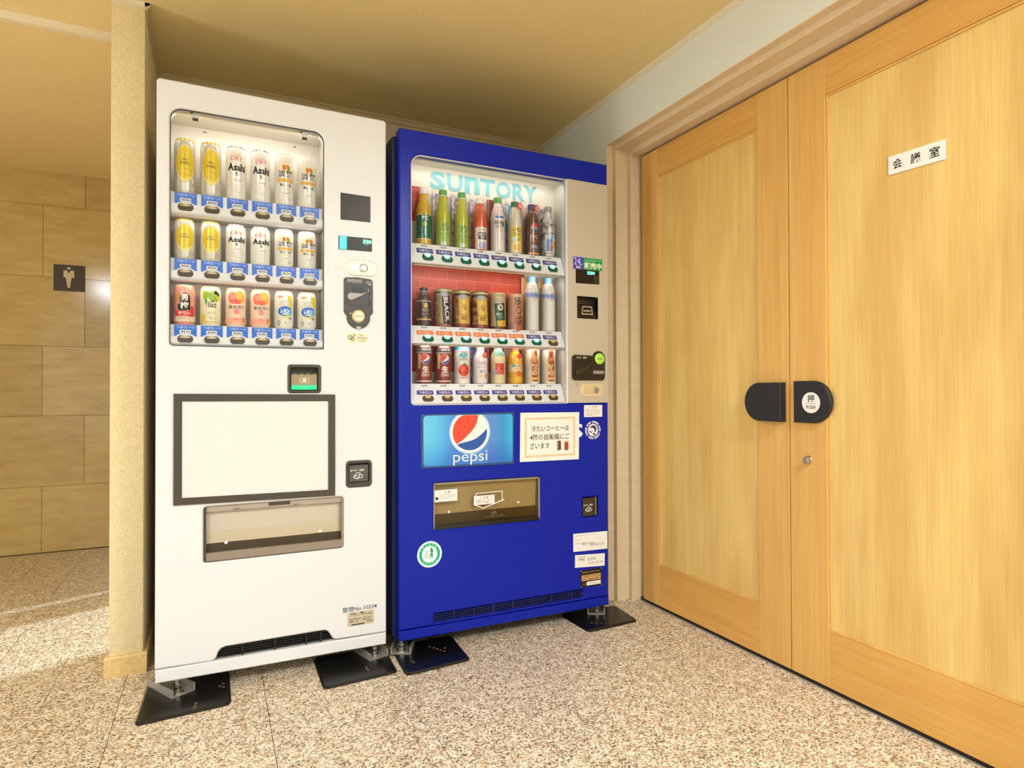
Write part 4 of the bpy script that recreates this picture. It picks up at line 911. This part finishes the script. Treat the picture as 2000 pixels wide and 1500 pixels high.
row2 = [(d_kaku, ALU, GOLD, 'short silver can with yellow oval, leftmost on white machine middle shelf'), (d_kaku, ALU, GOLD, 'short silver can with yellow oval, second from left on middle shelf'),
    (d_asahi, ALW, LID, 'short white can with bold black latin word, third on white machine middle shelf'), (d_asahi, ALW, LID, 'short white can with bold black latin word, fourth on middle shelf'),
    (d_tan, ALW, ALW, 'short pale can with black characters, fifth on white machine middle shelf'), (d_tan, ALW, ALW, 'short pale can with black characters, rightmost on white machine middle shelf')]
for i, (d, b, l, lab) in enumerate(row2): can(CX(i), Y_CAN, 1.3185, .122, .0300, lab, b, l, d(.122), 'short cans on the middle shelf of the white machine', .06)
UME = pm((226, 150, 130), .3, .1); PEACH = pm((244, 212, 184), .3, .1); LEMC = pm((236, 232, 218), .25, .15); GRA = pm((240, 232, 196), .3, .1)
blob = [(-.020, .046), (-.021, .060), (-.013, .066), (-.014, .082), (-.006, .096), (.006, .098), (.013, .090), (.016, .074), (.015, .058), (.018, .047), (.006, .043), (-.010, .043)]
d_ume = [('b', .010, .030, (226, 206, 172)), ('p', blob, (38, 32, 30)), ('t', '男', -.011, .009, .073, .094, (246, 240, 232), .03), ('t', '梅', -.013, .011, .048, .070, (246, 240, 232), .03),
    ('r', -.030, .030, .026, .043, (216, 60, 56)), ('t', 'サワー', -.020, .018, .029, .041, (252, 206, 196), .04), ('e', .022, .048, .007, .010, (222, 56, 50)), ('e', -.024, .085, .008, .012, (206, 150, 70)), ('t', '梅干し', -.014, .014, .017, .023, (196, 150, 110), .01)]
gr = [(-.019, .100, .008), (-.010, .096, .008), (-.017, .090, .008), (.006, .099, .009), (.000, .090, .009), (.010, .090, .009), (.018, .095, .008), (.004, .081, .008), (.015, .083, .008), (.022, .087, .007)]
d_gra = [('e', a, b, c, c, (150, 184, 40) if j % 3 else (186, 200, 70)) for j, (a, b, c) in enumerate(gr)] + [('e', .014, .103, .006, .006, (40, 60, 26)), ('e', .022, .098, .005, .006, (46, 70, 30)), ('e', .004, .075, .004, .003, (60, 96, 30)), ('p', [(-.020, .084), (-.010, .080), (-.012, .062), (-.018, .070)], (110, 160, 110)),
    ('t', 'lat', -.008, .016, .056, .074, (110, 90, 60), .012), ('t', '白ぶどう', -.010, .015, .036, .044, (200, 160, 100), .01), ('r', -.030, .030, .010, .0125, (232, 170, 90)), ('r', -.030, -.018, .012, .034, (226, 190, 50)), ('t', '果汁 5%', -.004, .016, .020, .027, (206, 170, 110))]
d_pea = [('e', -.012, .090, .014, .018, (234, 116, 92)), ('e', .010, .093, .018, .020, (240, 160, 84)), ('e', .008, .098, .011, .012, (240, 190, 80)), ('e', -.014, .094, .007, .010, (240, 150, 140)), ('e', .002, .078, .010, .008, (232, 96, 70)),
    ('r', -.030, .030, .066, .0705, PEACH), ('t', '果実搾り', -.024, .024, .055, .0675, (96, 84, 66), .0), ('e', .000, .047, .0085, .0085, (238, 134, 134)), ('b', .010, .027, (244, 172, 144)), ('e', .023, .022, .006, .008, (206, 140, 70)), ('t', '糖類ゼロ', -.008, .012, .021, .026, (206, 100, 84))]
d_lem = [('p', [(-.026, .100), (-.020, .108), (-.004, .105), (-.010, .100)], (236, 150, 110)), ('p', [(.008, .108), (.026, .106), (.028, .064), (.016, .070), (.010, .090)], (216, 196, 50)), ('t', '氷結', -.017, .010, .073, .094, (196, 194, 184), .03),
    ('e', 0, .056, .0235, .0165, (44, 110, 206)), ('e', .008, .053, .0160, .0115, (96, 170, 226)), ('t', 'レモン', -.014, .013, .049, .064, (244, 240, 250), .04), ('r', -.010, .014, .044, .048, (226, 214, 90)), ('p', [(-.010, .036), (.006, .042), (.020, .036), (.008, .032)], (226, 216, 110)), ('t', '無糖', .012, .022, .030, .038, (120, 110, 160)),
    ('e', -.021, .018, .0055, .0075, (90, 92, 84)), ('e', -.021, .018, .0038, .0054, (210, 206, 190)), ('t', 'お酒', -.003, .006, .014, .022, (190, 186, 174))]
row3 = [(d_ume, UME, 'short red and black plum can with white brush characters, bottom left of white machine'), (d_gra, GRA, 'short cream can printed with green grapes, second on bottom shelf'),
    (d_pea, PEACH, 'short pink peach can, left of two alike on bottom shelf'), (d_pea, PEACH, 'short pink peach can, right of two alike on bottom shelf'),
    (d_lem, LEMC, 'short white can with blue oval and yellow lemon, fifth on bottom shelf'), (d_lem, LEMC, 'short white can with blue oval and yellow lemon, rightmost on bottom shelf')]
for i, (d, b, lab) in enumerate(row3): can(CX(i), Y_CAN, 1.1175, .122, .0300, lab, b, pm((244, 196, 160), .25, .3) if i < 4 else pm((238, 190, 160), .25, .3), d, 'short cans on the bottom shelf of the white machine', .06)

# ================================================================== DISPLAY SAMPLES IN THE BLUE MACHINE
def bottle_prof(h, r, neck=.36, sh=.60):
    return [(r*.86, 0), (r*.97, .003), (r, .008), (r, h*sh), (r*.965, h*(sh+.05)), (r*.86, h*(sh+.11)), (r*.68, h*(sh+.18)), (r*neck*1.06, h*.865), (r*neck, h*.89), (r*neck, h*.905)]
SZ = {}
def sample(k, i, kind, label, h, body=None, cap=None, items=(), card=None, neckc=None, group=None, bands=None, sleeve=True, sh=.60, r=.0285):
    """a dummy bottle or can behind a clear half tube"""
    x = UB(.1115+.0737*i) if k != 2 else UB(.1115+.0737*i); zf = (1.4425, 1.1480, .9400)[k]; y = BY+.072
    t = thing('drink_bottle' if kind == 'bottle' else 'drink_can', (x, y, zf), label, 'bottle' if kind == 'bottle' else 'can', group)
    M = Matrix.Translation((x, y, zf))
    if kind == 'bottle':
        p = bottle_prof(h, r, .50, sh); lathe('bottle_body', M, p, body, t, 30, cap=False)
        c = lathe('bottle_cap', M, [(r*.55, h*.900), (r*.55, h*.994), (r*.51, h), (0, h)], cap, t, 24, cap=False)
        if neckc: lathe('neck_ring', M, [(r*.58, h*.880), (r*.58, h*.899)], neckc, t, 24, cap=False)
    elif kind == 'tube':
        lathe('printed_tube', M, [(r, 0), (r, h), (0, h)], body, t, 32, cap=False)
    else:
        p = can_prof(h, r); lathe('can_body', M, p[:6], body, t, 32, cap=False); lathe('can_lid', M, p[5:], cap or LID, t, 32, cap=False)
    decals(t, x, y, zf, r, items, -.14)
    if card: box('backing_card', x-.0315, x+.0315, y+.0285, y+.0295, zf, zf+h*1.0, card, t)
    if sleeve:
        lathe('clear_sleeve', M, [(.0335, .0005), (.0335, h*.995)], M_SLEEVE, t, 26, a0=PI, a1=2*PI, cap=False)
    return t
CRY = mat_print('crystal_print', [(.35, (150, 132, 176)), (.5, (214, 200, 214)), (.65, (236, 226, 226))], (90, 90, 90), 1, 3)
CRG = mat_print('ice_print', [(.36, (120, 116, 116)), (.5, (186, 180, 176)), (.62, (226, 218, 210))], (70, 70, 60), 1, 4)
SKY = mat_print('sky_print', [(.4, (110, 186, 226)), (.6, (226, 232, 230))], (40, 40, 40))
PINKC = pm((238, 200, 190), .4); ORC = pm((244, 196, 140), .4); PURC = mat_print('purple_print', [(.4, (120, 120, 196)), (.6, (206, 200, 232))], (50, 50, 50)); MARO = pm((150, 60, 50), .4)
TEA = pm((212, 170, 50), .2, coat=.3); MAT = pm((190, 192, 50), .2, coat=.3); RTEA = pm((214, 96, 56), .2, coat=.3); WHB = pm((236, 222, 214), .22, coat=.3); CLR = pm((206, 200, 196), .16, coat=.3); COLA = pm((104, 62, 48), .18, coat=.4); WAT = pm((232, 226, 218), .14, coat=.5)
GCAP = pm((86, 160, 70), .35); WCAP = pm((240, 230, 230), .35); GB = (44, 110, 78)
H1 = .212
d_m = [('r', -.0225, .0225, .002, .0855, (160, 186, 60)), ('e', .002, .070, .0135, .0150, (46, 104, 40)), ('e', .002, .070, .0115, .0130, (160, 186, 60)), ('t', '茶', -.006, .010, .061, .080, (40, 96, 40), .03), ('r', -.020, .022, .0525, .0545, (206, 214, 130)), ('t', '伊右衛門', -.017, .019, .040, .050, (96, 150, 50), .0), ('t', '抹茶入り', -.014, .016, .026, .034, (110, 160, 50)), ('e', -.002, .010, .011, .008, (190, 206, 200))]
G1 = 'sample bottles on the top shelf of the blue machine'
sample(0, 0, 'bottle', 'amber tea bottle with dark green label and white cap, leftmost in blue machine', H1, TEA, WCAP,
    [('b', .018, .1105, (222, 206, 140)), ('b', .022, .106, (40, 110, 78)), ('t', '特', -.012, -.001, .090, .103, (226, 240, 230), .03), ('t', '茶', .000, .013, .086, .103, (236, 246, 236), .03), ('e', .000, .073, .008, .009, (170, 180, 60)), ('r', -.002, .003, .035, .062, (130, 190, 170)), ('t', 'GREEN TEA', -.011, .012, .108, .111, (90, 84, 40), .02)], None, WCAP, G1, sh=.55)
for i, lab in ((1, 'lime green tea bottle with green cap, left of two alike on top shelf'), (2, 'lime green tea bottle with green cap, right of two alike on top shelf')):
    sample(0, i, 'bottle', lab, H1, MAT, GCAP, d_m, CRY, pm((226, 222, 190), .35), G1, sh=.50, r=.0270)
sample(0, 3, 'bottle', 'red tea bottle with white and black label, on lilac crystal card', H1*.955, RTEA, WCAP,
    [('r', -.026, .026, .004, .086, (238, 220, 212)), ('t', 'CRAFT TEA', -.013, .016, .074, .079, (110, 96, 90), .02), ('r', -.014, .022, .040, .067, (74, 62, 60)), ('t', 'BOSS', -.010, .018, .054, .064, (214, 204, 196), .03), ('t', 'TEA', -.006, .014, .043, .052, (226, 216, 206), .03), ('e', .004, .018, .017, .013, (176, 168, 206)), ('t', 'ノンカフェイン', -.010, .018, .009, .014, (130, 120, 150))], CRY, WCAP, G1)
sample(0, 4, 'bottle', 'white soda bottle with green cap and blue band, fifth on top shelf', H1, WHB, GCAP,
    [('b', .124, .138, (236, 230, 230)), ('r', -.016, .020, .129, .137, (70, 120, 206)), ('t', 'GREEN', -.022, .012, .105, .119, (90, 84, 70), .02), ('t', 'SODA', -.014, .008, .091, .101, (130, 120, 100), .02), ('p', [(.008, .108), (.014, .120), (.021, .113), (.019, .099), (.013, .094)], (64, 128, 66)), ('t', 'トクホ 茶', -.012, .022, .080, .088, (206, 176, 120), .02), ('r', -.020, .020, .066, .0666, (220, 206, 200))], MARO, None, G1, sh=.62)
t56 = sample(0, 5, 'bottle', 'pale lemon drink bottle with yellow lettered label on sky card', H1*.97, pm((226, 214, 190), .2, coat=.3), pm((60, 110, 80), .4),
    [('r', -.026, .026, .047, .103, (236, 206, 70)), ('t', 'レモン', -.014, .018, .085, .100, INK, .035), ('t', 'スカッシュ', -.016, .020, .068, .082, INK, .03), ('r', -.022, -.002, .048, .062, (210, 224, 228)), ('e', .010, .056, .007, .0085, (176, 186, 40)), ('r', -.026, .026, .006, .044, (238, 218, 150)), ('e', .002, .025, .016, .013, (240, 178, 50)), ('e', .006, .025, .010, .008, (244, 196, 80))], SKY, None, G1)
t67 = sample(0, 6, 'bottle', 'dark cola bottle with red white and blue globe on top shelf', H1*.965, COLA, pm((80, 70, 120), .4),
    [('e', .004, .108, .0165, .0200, (232, 226, 220)), ('p', ell(.004, .110, .0155, .0175, 16, .1, PI-.1), (214, 66, 50)), ('p', ell(.004, .106, .0155, .0175, 16, PI+.2, 2*PI-.2), (84, 70, 110)), ('t', 'PEPSI', -.010, .018, .103, .110, INK, .03), ('t', 'BIG', -.014, .020, .066, .082, (214, 170, 130), .03), ('t', '600ml', -.010, .018, .050, .062, (196, 120, 70), .02), ('t', 'ZERO', -.014, .020, .028, .040, (206, 196, 214), .03), ('t', 'カロリー', -.012, .020, .016, .026, (170, 160, 190), .02), ('r', -.024, .026, .003, .012, (220, 150, 100))], PINKC, None, G1, sh=.66)
sample(0, 7, 'bottle', 'clear sparkling bottle with blue and orange label on icy card, rightmost top shelf', H1*.965, CRG, pm((150, 146, 144), .3),
    [('r', -.022, .024, .018, .092, (226, 214, 200)), ('r', -.018, .022, .089, .092, (60, 130, 120)), ('p', [(-.018, .024), (-.012, .084), (.018, .084), (.006, .060), (.002, .022)], (66, 130, 210)), ('t', '天然水', -.014, .018, .070, .084, (236, 240, 246), .03), ('e', .015, .050, .009, .014, (236, 170, 60)), ('e', .003, .036, .007, .008, (214, 90, 50)), ('t', 'SPARKLING', -.010, .012, .022, .028, (70, 110, 120))], CRG, None, G1)
for t, ch in ((t56, '強'), (t67, '増')):      # round red stickers on two of the sleeves
    decals(t, t.location.x, t.location.y, t.location.z, .0336, [('e', .011, .183, .0125, .0140, (222, 58, 50)), ('t', ch, .003, .019, .174, .192, (248, 220, 210), .02)], -.1)
G2 = 'coffee samples on the middle shelf of the blue machine'
H2 = .141
BRN = mat_print('coffee_print', [(.38, (120, 78, 52)), (.5, (176, 124, 78)), (.62, (206, 170, 110))], (30, 30, 60)); DBR = pm((72, 46, 40), .25, coat=.3)
sample(1, 0, 'bottle', 'dark brown coffee bottle can with black cap, leftmost on blue machine middle shelf', H2, pm((70, 46, 44), .22, coat=.3), pm((48, 40, 40), .35),
    [('b', .088, .092, (176, 150, 140)), ('e', .003, .074, .008, .010, (206, 166, 60)), ('t', 'BOSS', -.009, .014, .052, .062, (186, 160, 120), .01), ('t', 'BLACK', -.010, .016, .038, .047, (150, 130, 110), .01), ('b', .021, .027, (206, 164, 90)), ('t', '無糖', -.006, .010, .029, .035, (150, 130, 110))], None, pm((196, 176, 170), .3, .4), G2, sh=.66, r=.0265)
def tilted(ang, cu, cv, w, h, n=10):
    """outline of a can drawn leaning, with rounded foot"""
    P = [(-w/2, h/2), (-w/2, -h/2)]+[(-w/2*math.cos(a), -h/2-.006*math.sin(a)) for a in [PI*j/n for j in range(1, n)]]+[(w/2, -h/2), (w/2, h/2)]
    c, s = math.cos(ang), math.sin(ang); return [(cu+x*c-y*s, cv+x*s+y*c) for x, y in P]
BKT = mat_print('black_coffee_print', [(.4, (150, 130, 96)), (.6, (196, 176, 150))], (40, 40, 40))
sample(1, 1, 'tube', 'coffee can sample with white vertical capital lettering, second on middle shelf', H2*.985, BKT, None,
    [('b', .122, .139, (70, 72, 56)), ('b', .128, .137, (196, 190, 140)), ('p', tilted(.10, .005, .064, .042, .108), (52, 38, 40)), ('p', [(-.017, .014), (-.006, .012), (-.012, .112), (-.023, .108)], (186, 156, 100)), ('e', -.003, .118, .0205, .0085, (176, 168, 166)), ('t', 'BLACK', -.037, .053, .054, .072, (236, 230, 230), .02, -PI/2+.10), ('b', 0, .010, (170, 96, 76))], None, None, G2, r=.0310)
for i, lab in ((2, 'coffee can sample with yellow portrait label, left of two alike on middle shelf'), (3, 'coffee can sample with yellow portrait label, right of two alike on middle shelf')):
    sample(1, i, 'tube', lab, H2*(.985 if i == 2 else .98), BRN, None,
        [('b', .118, .139, (84, 80, 56)), ('b', .127, .135, (206, 196, 130)), ('p', tilted(.07, .004, .064, .044, .100), (226, 184, 66)), ('e', -.001, .113, .0215, .0085, (180, 170, 172)), ('e', .004, .074, .0155, .0215, (226, 190, 90)), ('e', .003, .078, .0085, .0110, (196, 150, 50)), ('e', .006, .068, .0050, .0030, (150, 106, 36)), ('t', '微糖', -.009, .017, .026, .043, (150, 96, 40), .02), ('r', -.016, .022, .0455, .0475, (150, 104, 40)), ('b', 0, .014, (140, 70, 60))], None, None, G2, r=.0310)
sample(1, 4, 'tube', 'coffee can sample with dark green label and white disc, fifth on middle shelf', H2*.985, pm((214, 190, 150), .35), None,
    [('p', tilted(.09, .003, .056, .043, .086), (56, 96, 66)), ('e', -.004, .105, .0200, .0080, (196, 176, 164)), ('e', .002, .082, .0115, .0125, (226, 214, 196)), ('e', .003, .082, .0045, .0070, (110, 96, 80)), ('e', .005, .067, .0090, .0040, (60, 50, 40)), ('t', '贅沢', -.014, .008, .050, .062, (206, 214, 200), .02), ('t', '微糖', -.008, .014, .040, .048, (150, 176, 140)), ('p', tilted(.09, .009, .023, .040, .020), (224, 176, 60)), ('b', 0, .010, (120, 64, 50)), ('t', 'COFFEE', -.018, .016, .124, .131, (150, 130, 120), .01)], None, None, G2, r=.0310)
sample(1, 5, 'tube', 'tan coffee can sample with large dark vertical lettering, sixth on middle shelf', H2*.985, pm((218, 170, 136), .35), None,
    [('r', -.034, -.010, .004, .030, (190, 150, 150)), ('p', tilted(.10, .008, .058, .042, .110), (198, 140, 100)), ('p', tilted(.10, .013, .024, .042, .046), (184, 104, 74)), ('e', .000, .120, .0150, .0055, (130, 110, 110)), ('t', 'BOSS', -.040, .054, .056, .078, (96, 40, 28), .01, -PI/2+.10), ('t', 'カフェオレ', -.034, .012, .040, .048, (130, 60, 44), .01, -PI/2+.10)], None, None, G2, r=.0310)
for i, lab in ((6, 'clear water bottle with blue cap, left of two alike on middle shelf'), (7, 'clear water bottle with blue cap, right of two alike on middle shelf')):
    sample(1, i, 'bottle', lab, .215, WAT, pm((110, 180, 220), .35),
        [('b', .132, .148, (150, 176, 226)), ('t', '天然水', -.014, .020, .126, .147, (96, 104, 160), .01), ('t', 'サントリー', -.008, .018, .149, .154, (130, 140, 190), .02), ('p', [(-.004, .124), (.004, .131), (.012, .124), (.008, .120)], (190, 196, 220)), ('r', -.024, .026, .1235, .1245, (236, 206, 170))], ORC, None, 'water bottles on the middle shelf of the blue machine', sh=.70)
G3 = 'sample drinks on the bottom shelf of the blue machine'
H3 = .137
CRED = pm((150, 62, 52), .25, .1)
for i, lab in ((0, 'cola can with red white and blue globe, left of two alike on bottom shelf'), (1, 'cola can with red white and blue globe, right of two alike on bottom shelf')):
    c_, z_, r_ = .001, .089, .0170
    rd, bl = globe(None, c_, z_, r_, 0, None)
    sample(2, i, 'can', lab, H3, CRED, LID,
        [('b', .112, .129, (90, 80, 76)), ('t', 'PEPSI 生', -.012, .024, .120, .126, (226, 216, 210), .03), ('b', .111, .1135, (206, 196, 186)), ('p', [(-.028, .054), (-.028, .108), (-.016, .108), (-.018, .054)], (220, 186, 130)), ('e', c_, z_, r_*1.06, r_*1.06, (240, 232, 224)), ('p', rd, (218, 66, 44)), ('p', bl, (60, 76, 150)), ('t', '生', -.011, .014, .040, .064, (240, 230, 220), .04), ('t', 'ZERO', -.015, .018, .026, .037, (226, 200, 180), .03), ('b', .006, .0115, (220, 200, 190))], None, None, G3)
sample(2, 2, 'tube', 'white juice can with red tomato and cyan top band on bottom shelf', H3*.99, pm((238, 228, 218), .3), None,
    [('b', .124, .136, (60, 170, 214)), ('t', '食塩無添加', -.016, .018, .1255, .134, (226, 240, 246), .03), ('b', .117, .1195, (206, 90, 90)), ('e', .000, .106, .017, .010, (110, 190, 200)), ('t', 'トマト', -.013, .015, .082, .096, (70, 90, 84), .03), ('e', .002, .050, .0215, .0225, (222, 62, 40)), ('e', -.004, .054, .0100, .0110, (236, 100, 64)), ('p', [(-.005, .071), (.001, .076), (.007, .075), (.010, .069), (.003, .066)], (90, 110, 40)), ('t', 'TOMATO', -.014, .018, .019, .026, (206, 110, 90), .02)], None, None, G3, r=.0300)
sample(2, 3, 'bottle', 'white milk drink bottle on lilac card, fourth on bottom shelf', H3*1.04, pm((240, 226, 222), .25), pm((240, 226, 220), .35),
    [('t', 'Bikkle', -.014, .018, .072, .086, (190, 160, 150), .0), ('t', '飲むヨーグルト', -.016, .018, .060, .067, (170, 150, 150), .01), ('t', '朝食', -.008, .016, .040, .052, (150, 150, 196), .02), ('r', -.010, .018, .026, .033, (236, 206, 140)), ('e', .020, .030, .005, .010, (230, 150, 110)), ('e', .014, .108, .0110, .0120, (230, 96, 70)), ('t', '新', .009, .019, .103, .113, (246, 206, 190), .02)], PURC, None, G3, sh=.62)
sample(2, 4, 'bottle', 'cream fruit drink bottle with red square label and mint top, fifth on bottom shelf', H3*1.02, pm((234, 216, 172), .25), pm((150, 196, 176), .35),
    [('p', [(-.026, .106), (-.024, .132), (.004, .132), (.022, .116), (.026, .104), (0, .108)], (156, 200, 178)), ('r', -.018, .020, .036, .078, (222, 74, 66)), ('e', -.006, .060, .006, .006, (236, 120, 110)), ('e', .006, .058, .0045, .0045, (150, 40, 40)), ('t', '天然', -.012, .015, .040, .054, (236, 130, 110), .02), ('e', -.019, .045, .007, .010, (176, 186, 216))], None, None, G3, sh=.72, r=.0290)
sample(2, 5, 'bottle', 'orange juice bottle with yellow shoulder and white label band on bottom shelf', H3*1.04, pm((238, 180, 52), .22, coat=.3), pm((236, 110, 80), .35),
    [('b', .046, .076, (240, 214, 170)), ('e', -.016, .070, .007, .007, (130, 190, 170)), ('t', 'なっちゃん', -.010, .020, .064, .075, (110, 80, 90), .02), ('t', 'オレンジ', -.008, .020, .053, .063, (226, 140, 60), .03), ('e', .006, .040, .014, .010, (230, 120, 30)), ('b', .008, .026, (240, 190, 70)), ('e', .010, .108, .010, .011, (232, 88, 62))], PINKC, None, G3, sh=.66)
ENJ = mat_print('amber_print', [(.36, (110, 50, 24)), (.5, (190, 96, 40)), (.64, (232, 160, 90))], (60, 60, 30))
for i, lab in ((6, 'tall brown energy drink bottle print, left of two alike on bottom shelf'), (7, 'tall brown energy drink bottle print, right of two alike on bottom shelf')):
    sample(2, i, 'tube', lab, H3*.985, pm((236, 224, 206), .35), None,
        [('p', [(-.016, .010), (.018, .010), (.019, .090), (.013, .104), (.012, .136), (-.008, .136), (-.009, .104), (-.017, .090)], ENJ), ('p', [(-.016, .010), (-.009, .010), (-.010, .098), (-.016, .088)], (236, 190, 140)), ('p', [(-.012, .016), (.018, .016), (.018, .026), (-.012, .026)], (240, 186, 110)), ('e', .002, .043, .0115, .0090, (240, 210, 150)), ('e', .002, .043, .0085, .0060, (214, 150, 90)), ('t', 'DEKAVITA', -.013, .016, .068, .077, (246, 220, 190), .03), ('t', 'C', -.004, .007, .054, .066, (246, 226, 200), .02), ('t', 'デカビタ', -.008, .012, .092, .100, (246, 190, 140), .03)], None, None, G3, r=.0300)
